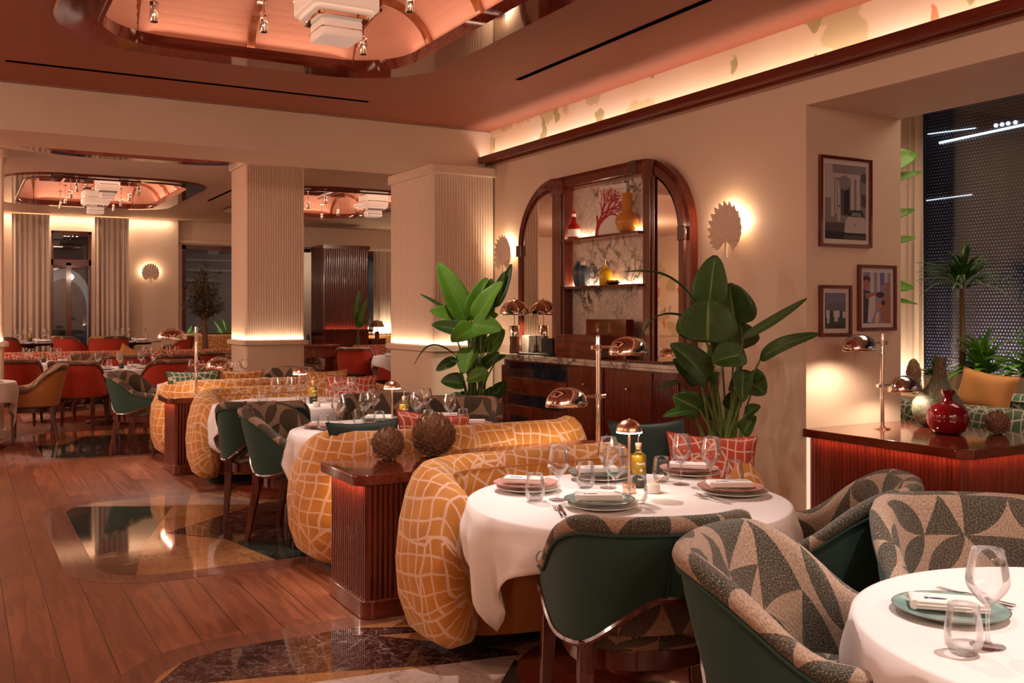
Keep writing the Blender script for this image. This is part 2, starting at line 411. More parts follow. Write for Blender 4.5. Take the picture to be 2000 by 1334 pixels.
# ---------------------------------------------------------------- mesh helper
class MB:
    def __init__(s):
        s.v, s.f, s.u, s.mi = [], [], [], []
    def face(s, idx, uv=None, mi=0):
        s.f.append(tuple(idx)); s.u.append(uv); s.mi.append(mi)
    def add(s, pts):
        b = len(s.v)
        s.v.extend([tuple(p) for p in pts])
        return b
    def box(s, a, b, mi=0):
        (x0, y0, z0), (x1, y1, z1) = a, b
        k = s.add([(x0, y0, z0), (x1, y0, z0), (x1, y1, z0), (x0, y1, z0), (x0, y0, z1), (x1, y0, z1), (x1, y1, z1), (x0, y1, z1)])
        for q in ((3, 2, 1, 0), (4, 5, 6, 7), (0, 1, 5, 4), (1, 2, 6, 5), (2, 3, 7, 6), (3, 0, 4, 7)):
            s.face([k + i for i in q], mi=mi)
        return s
    def grid(s, rows, uv=None, cu=False, cv=False, mi=0, flip=False, cap=(False, False)):
        nu, nv = len(rows), len(rows[0])
        k = s.add([p for r in rows for p in r])
        for i in range(nu if cu else nu - 1):
            for j in range(nv if cv else nv - 1):
                i2, j2 = (i + 1) % nu, (j + 1) % nv
                q = [k + i * nv + j, k + i2 * nv + j, k + i2 * nv + j2, k + i * nv + j2]
                uq = None
                if uv:
                    uq = [uv[i][j], uv[i + 1][j], uv[i + 1][j + 1], uv[i][j + 1]]
                if flip:
                    q.reverse()
                    if uq: uq.reverse()
                s.face(q, uq, mi)
        for e, i in ((0, 0), (1, nu - 1)):
            if cap[e]:
                idx = [k + i * nv + j for j in range(nv)]
                uq = [uv[i][j] for j in range(nv)] if uv else None
                if (e == 1) == flip:
                    pass
                else:
                    idx.reverse()
                    if uq: uq.reverse()
                if e == 1 and not flip:
                    pass
                s.face(idx, uq, mi)
        return s
    def lathe(s, prof, n=24, c=(0, 0, 0), mi=0, sx=1, sy=1):
        rows = []
        for r, z in prof:
            rows.append([(c[0] + sx * r * math.cos(2 * PI * j / n), c[1] + sy * r * math.sin(2 * PI * j / n), c[2] + z) for j in range(n)])
        uv = [[(j / n, i / max(1, len(prof) - 1)) for j in range(n + 1)] for i in range(len(prof))]
        s.grid(rows, uv, cv=True, mi=mi, flip=True)
        if prof[0][0] > 1e-4:
            s.face([len(s.v) - n * len(prof) + j for j in range(n)][::-1], None, mi)
        if prof[-1][0] > 1e-4:
            s.face([len(s.v) - n + j for j in range(n)], None, mi)
        return s
    def tube(s, pts, r, n=8, mi=0, closed=False):
        pts = [Vector(p) for p in pts]
        rs = r if isinstance(r, (list, tuple)) else [r] * len(pts)
        rows = []
        prev = None
        L = len(pts)
        for i, p in enumerate(pts):
            if closed:
                t = (pts[(i + 1) % L] - pts[i - 1])
            else:
                t = pts[min(i + 1, L - 1)] - pts[max(i - 1, 0)]
            t = t.normalized() if t.length > 1e-9 else Vector((0, 0, 1))
            if prev is None:
                a = Vector((0, 0, 1)) if abs(t.z) < .9 else Vector((1, 0, 0))
                u = t.cross(a).normalized()
            else:
                u = (prev - t * prev.dot(t)).normalized()
            prev = u
            w = t.cross(u)
            rows.append([p + (u * math.cos(2 * PI * j / n) + w * math.sin(2 * PI * j / n)) * rs[i] for j in range(n)])
        s.grid(rows, cu=closed, cv=True, mi=mi)
        if not closed:
            k = len(s.v) - n * L
            s.face([k + j for j in range(n)][::-1], None, mi)
            s.face([k + (L - 1) * n + j for j in range(n)], None, mi)
        return s
    def prism(s, out, z0, z1, mi=0, uvs=True):
        n = len(out)
        k = s.add([(x, y, z0) for x, y in out] + [(x, y, z1) for x, y in out])
        s.face([k + i for i in range(n)][::-1], [out[i] for i in range(n)][::-1], mi)
        s.face([k + n + i for i in range(n)], [out[i] for i in range(n)], mi)
        for i in range(n):
            j = (i + 1) % n
            s.face([k + i, k + j, k + n + j, k + n + i], None, mi)
        return s
    def ball(s, c, r, n=16, m=10, mi=0, sz=(1, 1, 1)):
        prof = [(max(1e-5, math.sin(PI * i / m)) * r, -math.cos(PI * i / m) * r) for i in range(m + 1)]
        k = len(s.v)
        s.lathe(prof, n, (0, 0, 0), mi)
        for i in range(k, len(s.v)):
            x, y, z = s.v[i]
            s.v[i] = (c[0] + x * sz[0], c[1] + y * sz[1], c[2] + z * sz[2])
        return s
    def xf(s, mtx, k=0):
        for i in range(k, len(s.v)):
            s.v[i] = tuple(mtx @ Vector(s.v[i]))
        return s
    def build(s, name, mat, parent=None, smooth=True, bev=0.0, angle=40):
        me = bpy.data.meshes.new(name)
        me.from_pydata(s.v, [], s.f)
        if any(u is not None for u in s.u):
            ul = me.uv_layers.new(name='UVMap')
            i = 0
            for fidx, u in zip(s.f, s.u):
                for q in range(len(fidx)):
                    if u is not None:
                        ul.data[i].uv = u[q][:2]
                    i += 1
        for m_ in (mat if isinstance(mat, (list, tuple)) else [mat]):
            me.materials.append(m_)
        if len(me.materials) > 1:
            me.polygons.foreach_set('material_index', s.mi)
        if smooth:
            me.polygons.foreach_set('use_smooth', [True] * len(me.polygons))
            me.update()
            me.set_sharp_from_angle(angle=math.radians(angle))
        me.update()
        o = bpy.data.objects.new(name, me)
        COL.objects.link(o)
        if parent is not None:
            o.parent = parent
        if bev:
            b = o.modifiers.new('bevel', 'BEVEL')
            b.width = bev; b.segments = 2; b.limit_method = 'ANGLE'; b.angle_limit = math.radians(35)
        return o

def fixn(o):
    """make the normals of a closed mesh point outwards"""
    import bmesh
    bm = bmesh.new(); bm.from_mesh(o.data)
    bmesh.ops.recalc_face_normals(bm, faces=bm.faces)
    bm.to_mesh(o.data); bm.free()
    return o

def tag(o, label, cat, group=None):
    o['label'] = label; o['category'] = cat
    if group: o['group'] = group
    return o

def thing(name, label, cat, loc=(0, 0, 0), rz=0.0, group=None):
    o = bpy.data.objects.new(name, None)
    o.empty_display_size = .1
    COL.objects.link(o)
    o.location = loc; o.rotation_euler = (0, 0, rz)
    return tag(o, label, cat, group)

def struct(mb, name, mat, parent=None, **kw):
    o = mb.build(name, mat, parent, **kw)
    if parent is None: o['kind'] = 'structure'
    return o

def copy_tree(o, parent=None):
    c = o.copy(); COL.objects.link(c)
    if parent is not None: c.parent = parent
    for ch in list(o.children):
        copy_tree(ch, c)
    return c

class Stock:
    """one of a kind is built, then copied; the first placing uses the built one"""
    def __init__(s, maker):
        s.maker, s.proto, s.used = maker, None, False
    def put(s, label, loc, rz=0.0, group=None, scale=None):
        if s.proto is None:
            s.proto = s.maker()
            o = s.proto
        else:
            o = copy_tree(s.proto)
            if 'group' in o: del o['group']
        o.location = loc; o.rotation_euler = (0, 0, rz)
        o['label'] = label
        if group: o['group'] = group
        if scale: o.scale = scale if isinstance(scale, (tuple, list)) else (scale,) * 3
        return o

def lerp(a, b, t): return a + (b - a) * t
def smooth(t): t = max(0, min(1, t)); return t * t * (3 - 2 * t)
def rrect(x0, y0, x1, y1, r, n=6):
    out = []
    for cx, cy, a in ((x1 - r, y0 + r, -PI / 2), (x1 - r, y1 - r, 0), (x0 + r, y1 - r, PI / 2), (x0 + r, y0 + r, PI)):
        for i in range(n + 1):
            t = a + PI / 2 * i / n
            out.append((cx + r * math.cos(t), cy + r * math.sin(t)))
    return out

def area(name, loc, rot, sx, sy, power, color, spread=None):
    l = bpy.data.lights.new(name, 'AREA')
    l.shape = 'RECTANGLE'; l.size = sx; l.size_y = sy; l.energy = power; l.color = color
    if spread: l.spread = math.radians(spread)
    o = bpy.data.objects.new(name, l); COL.objects.link(o)
    o.location = loc; o.rotation_euler = rot
    return o
def point(name, loc, power, color, r=.03):
    l = bpy.data.lights.new(name, 'POINT'); l.energy = power; l.color = color; l.shadow_soft_size = r
    o = bpy.data.objects.new(name, l); COL.objects.link(o); o.location = loc
    return o
def spot(name, loc, target, power, color, deg=40, blend=.5, r=.02):
    l = bpy.data.lights.new(name, 'SPOT'); l.energy = power; l.color = color; l.shadow_soft_size = r
    l.spot_size = math.radians(deg); l.spot_blend = blend
    o = bpy.data.objects.new(name, l); COL.objects.link(o); o.location = loc
    d = Vector(target) - Vector(loc)
    o.rotation_euler = d.to_track_quat('-Z', 'Y').to_euler()
    return o
WARM = (1, .60, .36)
SOFT = (1, .72, .54)

def text_mesh(body, size, extrude=.0008):
    cu = bpy.data.curves.new('print', 'FONT'); cu.body = body; cu.size = size; cu.extrude = extrude; cu.align_x = 'CENTER'
    o = bpy.data.objects.new('print', cu); COL.objects.link(o)
    dg = bpy.context.evaluated_depsgraph_get()
    me = bpy.data.meshes.new_from_object(o.evaluated_get(dg))
    bpy.data.objects.remove(o); bpy.data.curves.remove(cu)
    return me
def text_mb(body, size, extrude=.0008):
    me = text_mesh(body, size, extrude)
    mb = MB()
    k = mb.add([v.co for v in me.vertices])
    for p in me.polygons:
        mb.face([k + i for i in p.vertices])
    bpy.data.meshes.remove(me)
    return mb
# ================================================================ the room
ZC = 3.37
def rect_grid(x0, x1, y0, y1, holes):
    xs = sorted({x0, x1, *[h[0] for h in holes], *[h[2] for h in holes]})
    ys = sorted({y0, y1, *[h[1] for h in holes], *[h[3] for h in holes]})
    for a, b in zip(xs, xs[1:]):
        for c, d in zip(ys, ys[1:]):
            mx, my = (a + b) / 2, (c + d) / 2
            if not (x0 <= mx <= x1 and y0 <= my <= y1): continue
            if any(h[0] < mx < h[2] and h[1] < my < h[3] for h in holes): continue
            yield a, c, b, d

struct(MB().box((-5.6, -4.1, -.1), (12, 21.3, 0)), 'floor', M['planks'], smooth=False)

COFF = {'front': (.5, 3.2, 3.25, 7.5), 'frontleft': (-3.9, 3.2, -1.15, 7.5), 'mid': (.5, 10.1, 3.25, 12.75),
        'back': (.5, 14.5, 3.25, 18.85), 'backright': (4.15, 14.1, 6.95, 18.75)}
IN = .25
def hole(k):
    a, b, c, d = COFF[k]
    return (a + IN, b + IN, c - IN, d - IN)
def ceiling(name, x0, x1, y0, y1, z, mat, keys):
    mb = MB()
    for a, c, b, d in rect_grid(x0, x1, y0, y1, [hole(k) for k in keys]):
        mb.box((a, c, z), (b, d, z + .02))
    return struct(mb, name, mat, smooth=False)
ceiling('ceiling', -5.6, 4.9, -4.1, 9.1, ZC, M['terracotta'], ['front', 'frontleft'])
ceiling('ceiling_far', -5.6, 12, 9.06, 21.3, ZC - .01, M['cream_dark'], ['mid', 'back', 'backright'])
struct(MB().box((5.7, -4.1, 3.6), (8.4, 6.7, 3.65)), 'ceiling_window_bay', M['cream_dark'], smooth=False)
struct(MB().box((-5.6, 9.06, 2.97), (4.87, 9.9, ZC)), 'wall_beam', M['cream'], smooth=False, bev=.004)
mb = MB()
mb.box((4.87, 4.65, 0), (5.8, 10.2, ZC))
struct(mb, 'wall_right', M['cream'], smooth=False)
struct(MB().box((4.87, -4.1, 2.83), (5.8, 4.65, ZC)), 'wall_right_header', M['cream'], smooth=False)
struct(MB().box((4.862, -4.1, 3.07), (4.872, 9.06, ZC)), 'wall_frieze', M['frieze'], smooth=False)
mb = MB()
mb.box((4.73, -4.1, 3.015), (4.87, 9.2, 3.04))
mb.box((4.715, -4.1, 3.02), (4.745, 9.2, 3.085))
mb.box((4.80, -4.1, 2.995), (4.87, 9.06, 3.015))
struct(mb, 'trim_1', M['mahogany_h'], smooth=False, bev=.004)
struct(MB().box((-5.7, -4.1, 0), (-5.55, 21.3, ZC)), 'wall_left', M['cream'], smooth=False)
struct(MB().box((-5.55, 14.6, .9), (-5.53, 20.7, 2.75)), 'wall_left_panel', M['frieze'], smooth=False)
struct(MB().box((-5.6, -4.2, 0), (8.4, -4.05, ZC)), 'wall_rear', M['cream'], smooth=False)
struct(MB().box((5.8, 10.05, 0), (12, 10.2, ZC)), 'wall_side', M['cream'], smooth=False)
struct(MB().box((5.8, 6.6, 0), (8.4, 6.75, 3.65)), 'wall_bay', M['cream'], smooth=False)
struct(MB().box((11.8, 10.1, 0), (12, 21.3, ZC)), 'wall_far_right', M['cream'], smooth=False)

# far wall: left part nearer, right part set back
mb = MB()
for a, c, b, d in rect_grid(-5.6, 3.88, 0, ZC, [(1.51, .25, 2.24, 3.06)]):
    mb.box((a, 20.8, c), (b, 21.15, d))
struct(mb, 'wall_far', M['cream'], smooth=False)
mb = MB()
for a, c, b, d in rect_grid(3.88, 12, 0, ZC, [(3.99, .94, 6.75, 2.88), (7.72, .94, 10.6, 2.88)]):
    mb.box((a, 21.0, c), (b, 21.2, d))
struct(mb, 'wall_far_recess', M['cream_dark'], smooth=False)
struct(MB().box((3.9, 20.88, 2.9), (11.8, 21.0, 2.97)), 'trim_2', M['cream'], smooth=False, bev=.01)

def window(n, x0, x1, z0, z1, Y, bars=(), trans=(), fw=.07, axis='y'):
    mb = MB()
    def bx(a0, a1, c0, c1):
        if axis == 'y': mb.box((a0, Y - .04, c0), (a1, Y + .04, c1))
        else: mb.box((Y - .04, a0, c0), (Y + .04, a1, c1))
    bx(x0, x0 + fw, z0, z1); bx(x1 - fw, x1, z0, z1); bx(x0, x1, z0, z0 + fw); bx(x0, x1, z1 - fw, z1)
    for b, w in bars: bx(b - w / 2, b + w / 2, z0, z1 if not trans else trans[0][0])
    for t, w in trans: bx(x0, x1, t - w / 2, t + w / 2)
    w = struct(mb, 'window_%d' % n, M['mahogany'] if axis == 'y' else M['black'], smooth=False, bev=.004)
    pm = MB()
    if axis == 'y': pm.box((x0 + .02, Y - .006, z0 + .02), (x1 - .02, Y + .006, z1 - .02))
    else: pm.box((Y - .006, x0 + .02, z0 + .02), (Y + .006, x1 - .02, z1 - .02))
    struct(pm, 'pane', M['windowglass'], w, smooth=False)
    return w
window(1, 1.51, 2.24, .25, 3.06, 20.95, bars=[(1.83, .1)], trans=[(2.45, .12)], fw=.05)
window(2, 3.99, 6.75, .94, 2.88, 21.1, bars=[(5.4, .08)], fw=.09)
window(3, 7.72, 10.6, .94, 2.88, 21.1, bars=[(9.2, .08)], fw=.09)
window(4, 3.9, 6.42, .1, 3.58, 8.25, bars=[(5.19, .07)], fw=.075, axis='x')
window(5, -1.0, 3.9, .1, 3.58, 8.25, bars=[(1.5, .07)], fw=.075, axis='x')
struct(MB().box((8.2, 6.42, 0), (8.3, 6.7, 3.62)), 'wall_window_pier', M['cream'], smooth=False)
struct(MB().box((7.55, -4, 0), (8.15, 6.6, .70)), 'trim_3', M['cream_dark'], smooth=False, bev=.01)

# outside, seen through the panes at night
struct(MB().box((-8, 21.4, -.2), (16, 40, -.1)), 'ground_street', plain('wet_asphalt', (.03, .03, .035), .25), smooth=False)
struct(MB().box((8.4, -8, -.2), (20, 21, -.1)), 'ground_terrace', bpy.data.materials['wet_asphalt'], smooth=False)
mb = MB()
n = 20
for k in range(n):          # stone arch of the passage opposite
    a0, a1 = PI * k / n, PI * (k + 1) / n
    cx, zc, r0, r1 = 2.02, 1.5, .46, .60
    pts = []
    for Yk in (24.0, 24.6):
        for r, a in ((r0, a0), (r1, a0), (r1, a1), (r0, a1)):
            pts.append((cx + r * math.cos(a), Yk, zc + r * math.sin(a) * 1.6))
    b = mb.add(pts)
    for q in ((0, 1, 2, 3), (7, 6, 5, 4), (0, 4, 5, 1), (1, 5, 6, 2), (2, 6, 7, 3), (3, 7, 4, 0)):
        mb.face([b + i for i in q])
for sx in (-1, 1):
    mb.box((2.02 + sx * .53 - .07, 24, -.1), (2.02 + sx * .53 + .07, 24.6, 1.5))
struct(mb, 'wall_street_arch', plain('pale_street_stone', (.5, .46, .44), .8), smooth=False)
struct(MB().box((-4, 25.2, -.1), (14, 25.4, 5)), 'wall_street', plain('dark_street_facade', (.05, .045, .06), .8), smooth=False)
mb = MB()
for i, (x0, x1, z) in enumerate(((4.1, 6.0, 2.5), (4.0, 5.6, 2.25), (4.3, 6.3, 2.75))):
    mb.box((x0, 24.9, z), (x1, 25.0, z + .05))
struct(mb, 'trim_4', plain('grey_shutter_slats', (.13, .13, .16), .6), smooth=False)
area('street_wash', (2.0, 22.6, .1), (math.radians(-150), 0, 0), 1.6, .2, 9, (.95, .85, 1.0))
# perforated sun screen outside the tall side window
struct(MB().box((8.75, -1.5, 0), (8.78, 8.2, 4.2)), 'trim_5', M['screen'], smooth=False)
struct(MB().box((9.9, -6, 0), (10.0, 12, 6)), 'wall_terrace', plain('dark_terrace_wall', (.12, .1, .11), .7), smooth=False)

# ---------------------------------------------------------------- coffers
def ring(mb, o1, z1, o2, z2, flip=False):
    n = len(o1)
    k = mb.add([(x, y, z1) for x, y in o1] + [(x, y, z2) for x, y in o2])
    for i in range(n):
        j = (i + 1) % n
        q = [k + i, k + j, k + n + j, k + n + i]
        if flip: q.reverse()
        mb.face(q)
def rr(box, inset, r, n=10):
    a, b, c, d = box
    return rrect(a + inset, b + inset, c - inset, d - inset, max(r - inset, .03), n)
M['ribwood'] = mahogany('bright_copper_mahogany_ribs', (.26, .075, .03), (.5, .17, .07), .14, 2, .6)
def coffer(box, z, far=False):
    root = bpy.data.objects.new('ceiling_coffer', None); COL.objects.link(root); root['kind'] = 'structure'
    R = .78
    mb = MB()
    ring(mb, rr(box, 0, R), z + .004, rr(box, 0, R), z - .022, True)
    ring(mb, rr(box, 0, R), z - .022, rr(box, .015, R), z - .028, True)
    ring(mb, rr(box, .015, R), z - .028, rr(box, .26, R), z - .028, True)
    ring(mb, rr(box, .26, R), z - .028, rr(box, .265, R), z - .04, True)
    ring(mb, rr(box, .265, R), z - .04, rr(box, .29, R), z - .04, True)
    ring(mb, rr(box, .29, R), z - .04, rr(box, .29, R), z + .045, True)
    ring(mb, rr(box, .29, R), z + .045, rr(box, .22, R), z + .045, True)
    mb.build('rim', M['rim'], root)
    mb = MB()
    prev = None
    T = 10
    for i in range(T + 1):
        t = PI / 2 * i / T
        ins, zz = .20 + .42 * (1 - math.cos(t)), z + .0 + .36 * math.sin(t)
        cur = (rr(box, ins, R), zz)
        if prev: ring(mb, prev[0], prev[1], cur[0], cur[1], True)
        prev = cur
    k = mb.add([(x, y, prev[1]) for x, y in prev[0]])
    mb.face([k + i for i in range(len(prev[0]))])
    mb.build('cove', M['pink'], root)
    a, b, c, d = box
    mb = MB()
    pan = rr(box, .66, R)
    mb.prism(pan, z + .33, z + .358)
    mb.build('centre_panel', M['rim'], root, bev=.004)
    # ribs
    def rib(px, py, dx, dy):
        """rib standing at inner edge point going inwards along (dx, dy)"""
        mb = MB(); rows = []
        w = .028
        for i in range(T + 1):
            t = PI / 2 * i / T
            ins, zz = .0 + .42 * (1 - math.cos(t)), z + .0 + .36 * math.sin(t)
            # inward normal of the curve
            nx, nz = math.cos(t), -math.sin(t)
            row = []
            for off in (0, .035):
                for s in (-1, 1):
                    s2 = s if off == 0 else -s
                    q = ins + nx * off
                    row.append((px + dx * q - dy * w * s2, py + dy * q + dx * w * s2, zz + nz * off))
            rows.append(row)
        end = [(x + dx * .1, y + dy * .1, zz) for x, y, zz in rows[-1]]
        rows.append(end)
        mb.grid(rows, cv=True)
        mb.build('rib', M['ribwood'], root, angle=30)
    nx = 3 if (c - a) < 3 else 4
    ins0 = .205
    for i in range(nx):
        x = a + (c - a) * (i + 1) / (nx + 1) + 0.0
        x = (a + c) / 2 + (i - (nx - 1) / 2) * .82
        if abs(x - (a + c) / 2) < (c - a) / 2 - .5:
            rib(x, d - ins0, 0, -1); rib(x, b + ins0, 0, 1)
    ny = max(2, int((d - b - .8) / .82))
    for i in range(ny):
        y = (b + d) / 2 + (i - (ny - 1) / 2) * .82
        rib(c - ins0, y, -1, 0); rib(a + ins0, y, 1, 0)
    # grid of slim beams under the panel
    mb = MB()
    for i in range(ny):
        y = (b + d) / 2 + (i - (ny - 1) / 2) * .82
        mb.box((a + .62, y - .03, z + .29), (c - .62, y + .03, z + .335))
    for s in (-1, 1):
        x = (a + c) / 2 + s * .42
        mb.box((x - .02, b + .62, z + .28), (x + .02, d - .62, z + .30))
    mb.build('panel_beams', M['rim'], root, smooth=False)
    # concealed strips that light the cove
    P = .82 if not far else 1.25
    for (x, y, L, rz) in (((a + c) / 2, d - .25, c - a - 1.3, 0), ((a + c) / 2, b + .25, c - a - 1.3, PI)):
        o = area('cove_strip', (x, y, z + .05), (math.radians(-128), 0, rz), L, .025, P * L * .9, (1, .62, .42))
    for (x, y, L, rz) in ((c - .25, (b + d) / 2, d - b - 1.3, -PI / 2), (a + .25, (b + d) / 2, d - b - 1.3, PI / 2)):
        o = area('cove_strip', (x, y, z + .05), (math.radians(-128), 0, rz), L, .025, P * L * .9, (1, .62, .42))
    return root
for k, b in COFF.items():
    coffer(b, ZC if k.startswith('front') else ZC - .01, not k.startswith('front'))

# ---------------------------------------------------------------- lanterns and track spots
def make_lantern():
    r = thing('ceiling_lantern', '', 'ceiling light')
    mb = MB(); mb.prism(rrect(-.2, -.2, .2, .2, .05), .0, .2); mb.build('upper_shade', M['white_shade'], r, bev=.012)
    mb = MB(); mb.prism(rrect(-.175, -.175, .175, .175, .04), -.022, .0); mb.build('shade_lip', M['white_shade'], r, bev=.006)
    mb = MB(); mb.prism(rrect(-.155, -.155, .155, .155, .04), -.05, -.022); mb.build('nickel_collar', M['chrome'], r, bev=.004)
    mb = MB(); mb.prism(rrect(-.122, -.122, .122, .122, .035), -.15, -.05); mb.build('lower_shade', M['white_shade'], r, bev=.012)
    mb = MB()
    for i in (0, 1):
        z = .2 + i * .055
        mb.prism(rrect(-.17, -.17, .17, .17, .04), z, z + .02)
    mb.tube([(0, 0, .2), (0, 0, .52)], .03, 12)
    mb.build('nickel_stem', M['chrome'], r, bev=.003)
    mb = MB(); mb.prism(rrect(-.205, -.205, .205, .205, .05), .092, .1); mb.build('nickel_band', M['chrome'], r)
    mb = MB(); mb.prism(rrect(-.126, -.126, .126, .126, .035), -.108, -.102); mb.build('nickel_band', M['chrome'], r)
    return r
lan = Stock(make_lantern)
GL = 'stepped square lanterns in the ceiling coffers'
lan.put('stepped square frosted lantern in the nearest ceiling coffer, at the top of the picture', (1.87, 5.35, 3.16), 0, GL)
lan.put('stepped square frosted lantern in the far left coffer above the curtains', (1.87, 16.9, 3.20), 0, GL)
lan.put('stepped square frosted lantern in the far right coffer between the two fluted columns', (5.95, 15.2, 3.20), 0, GL)
lan.put('stepped square frosted lantern in the far left coffer, nearer of its pair', (1.87, 15.4, 3.26), 0, GL, .8)

def make_spot():
    r = thing('track_spotlight', '', 'spotlight')
    MB().lathe([(.0, 0), (.024, 0), (.026, .004), (.026, .118), (.02, .122), (0, .122)], 14).build('barrel', M['chrome'], r)
    MB().lathe([(.0, -.0), (.019, -.001), (.019, .002), (0, .003)], 12).build('lens', M['black'], r)
    MB().tube([(0, 0, .12), (0, 0, .30)], .006, 8).build('rod', M['chrome'], r)
    MB().lathe([(0, .29), (.03, .29), (.03, .31), (0, .31)], 12).build('canopy', M['chrome'], r)
    return r
tsp = Stock(make_spot)
GS = 'polished cylinder spotlights in the nearest coffer'
for (x, y, z, l) in ((1.0, 6.11, 3.19, 'leftmost polished cylinder spotlight hanging in the nearest coffer'),
                     (1.63, 6.0, 3.19, 'polished cylinder spotlight hanging between the two left ribs of the nearest coffer'),
                     (2.29, 5.27, 3.22, 'polished cylinder spotlight hanging right of the nearest lantern'),
                     (2.31, 6.08, 3.16, 'polished cylinder spotlight hanging just behind the nearest lantern, lower right'),
                     (1.45, 4.75, 3.22, 'polished cylinder spotlight in front of the nearest lantern')):
    tsp.put(l, (x, y, z), 0, GS)
i = 0
for (cx, cy, nm) in ((1.87, 16.7, 'far left'), (5.5, 16.4, 'far right')):
    for sx in (-1, 1):
        for j in range(4):
            lb = 'small cylinder spotlight in the %s coffer, %s row, number %s from the near end' % (nm, 'left' if sx < 0 else 'right', ('one', 'two', 'three', 'four')[j])
            tsp.put(lb, (cx + sx * .42, cy + (j - 1.5) * .9, 3.21), 0, 'cylinder spotlights in the %s coffer' % nm)
def vent(x0, y0, x1, y1, z, label):
    o = MB().box((x0, y0, z - .004), (x1, y1, z + .015)).build('air_vent', M['void'], smooth=False)
    tag(o, label, 'air vent')
vent(.29, 8.30, 3.21, 8.345, ZC, 'long black slot vent in the terracotta ceiling along the beam')
vent(3.955, 3.6, 4.0, 6.93, ZC, 'long black slot vent in the terracotta ceiling beside the painted frieze')
vent(3.62, 14.3, 3.665, 16.9, ZC - .01, 'black slot vent in the far beige ceiling beside the column')
# ---------------------------------------------------------------- columns
def flute_outline(x0, y0, x1, y1, w=.031, d=.011):
    out = []
    def side(ax, ay, bx, by):
        L = math.hypot(bx - ax, by - ay); n = max(1, round(L / w))
        ux, uy = (bx - ax) / L, (by - ay) / L
        nx_, ny_ = uy, -ux
        for i in range(n):
            for t, h in ((.0, 0), (.12, .72), (.3, .95), (.5, 1.0), (.7, .95), (.88, .72)):
                q = (i + t) / n * L
                out.append((ax + ux * q + nx_ * d * h, ay + uy * q + ny_ * d * h))
    side(x0, y0, x1, y0); side(x1, y0, x1, y1); side(x1, y1, x0, y1); side(x0, y1, x0, y0)
    return out
def column(x0, y0, x1, y1, ztop, faces='lf', led=1.1):
    root = bpy.data.objects.new('column', None); COL.objects.link(root); root['kind'] = 'structure'
    zl = 1.115
    mb = MB(); mb.prism(rrect(x0, y0, x1, y1, .04), 0, zl - .05)
    mb.prism(rrect(x0 - .02, y0 - .02, x1 + .02, y1 + .02, .04), 0, .10)
    mb.build('base', M['cream'], root, bev=.004)
    MB().prism(rrect(x0 - .05, y0 - .05, x1 + .05, y1 + .05, .06), zl - .055, zl).build('ledge', M['cream'], root, bev=.008)
    s = .015
    fo = flute_outline(x0 + s, y0 + s, x1 - s, y1 - s)
    MB().prism(fo, zl - .01, ztop - .09).build('fluted_shaft', M['flute'], root, angle=50)
    MB().prism(rrect(x0 - .03, y0 - .03, x1 + .03, y1 + .03, .06), ztop - .1, ztop).build('cap', M['cream'], root, bev=.01)
    w, h = x1 - x0, y1 - y0
    if 'f' in faces: area('ledge_strip', ((x0 + x1) / 2, y0 - .018, zl + .006), (PI, 0, 0), w, .018, led * w, (1, .7, .46))
    if 'l' in faces: area('ledge_strip', (x0 - .018, (y0 + y1) / 2, zl + .006), (PI, 0, 0), .018, h, led * h, (1, .7, .46))
    return root
column(4.15, 8.96, 4.86, 10.1, 2.97)
column(3.0, 11.88, 3.74, 12.62, ZC - .01)
column(-.31, 12.7, .43, 13.4, ZC - .01, 'f')
# far mahogany pier with reeded face
root = bpy.data.objects.new('column', None); COL.objects.link(root); root['kind'] = 'structure'
MB().prism(flute_outline(6.75, 20.1, 7.75, 20.95, .05, .014), 1.1, 2.86).build('fluted_shaft', M['mahogany'], root, angle=50)
MB().box((6.68, 20.02, 1.04), (7.82, 20.95, 1.1)).build('ledge', M['mahogany'], root, smooth=False)
MB().box((6.74, 20.09, 0), (7.76, 20.95, 1.04)).build('base', M['mahogany'], root, smooth=False)
MB().box((6.72, 20.06, 2.84), (7.78, 20.95, 2.92)).build('cap', M['mahogany'], root, smooth=False)
area('ledge_strip', (7.25, 20.06, 1.108), (PI, 0, 0), 1.0, .02, .6, (1, .42, .25))
struct(MB().box((6.05, 20.2, .3), (6.5, 20.24, 2.75)), 'trim_6', plain('satin_grey_panel', (.3, .27, .22), .3, .6), smooth=False)

# ---------------------------------------------------------------- curtains
def curtain(label, x0, x1, y, z0, z1, n, axis='x', amp=.05):
    mb = MB(); K = n * 10
    rows, uv = [], []
    for i in range(K + 1):
        t = i / K
        a = lerp(x0, x1, t)
        off = amp * math.sin(2 * PI * n * t + .8 * math.sin(5 * t)) * (.7 + .3 * math.sin(11 * t))
        row = []
        for z, k in ((z1, .55), (lerp(z1, z0, .5), 1), (z0, 1.2)):
            row.append((a, y + off * k, z) if axis == 'x' else (y + off * k, a, z))
        rows.append(row)
    mb.grid(rows)
    o = mb.build('curtain', M['curtain'], angle=80)
    s = o.modifiers.new('thick', 'SOLIDIFY'); s.thickness = .006
    return tag(o, label, 'curtain', 'floor-length pleated curtains')
curtain('pleated beige curtain left of the narrow far window', .82, 1.47, 20.62, .3, 3.34, 7)
curtain('pleated beige curtain right of the narrow far window, beside the fan lamp', 2.27, 2.9, 20.62, .3, 3.34, 7)
curtain('beige curtain glimpsed between the fluted columns, right of the dark reeded pier', 8.12, 8.7, 20.72, .9, 2.86, 6)
curtain('tall beige curtain at the side window behind the framed pictures', 6.17, 6.59, 8.0, .7, 3.58, 5, 'y', .04)

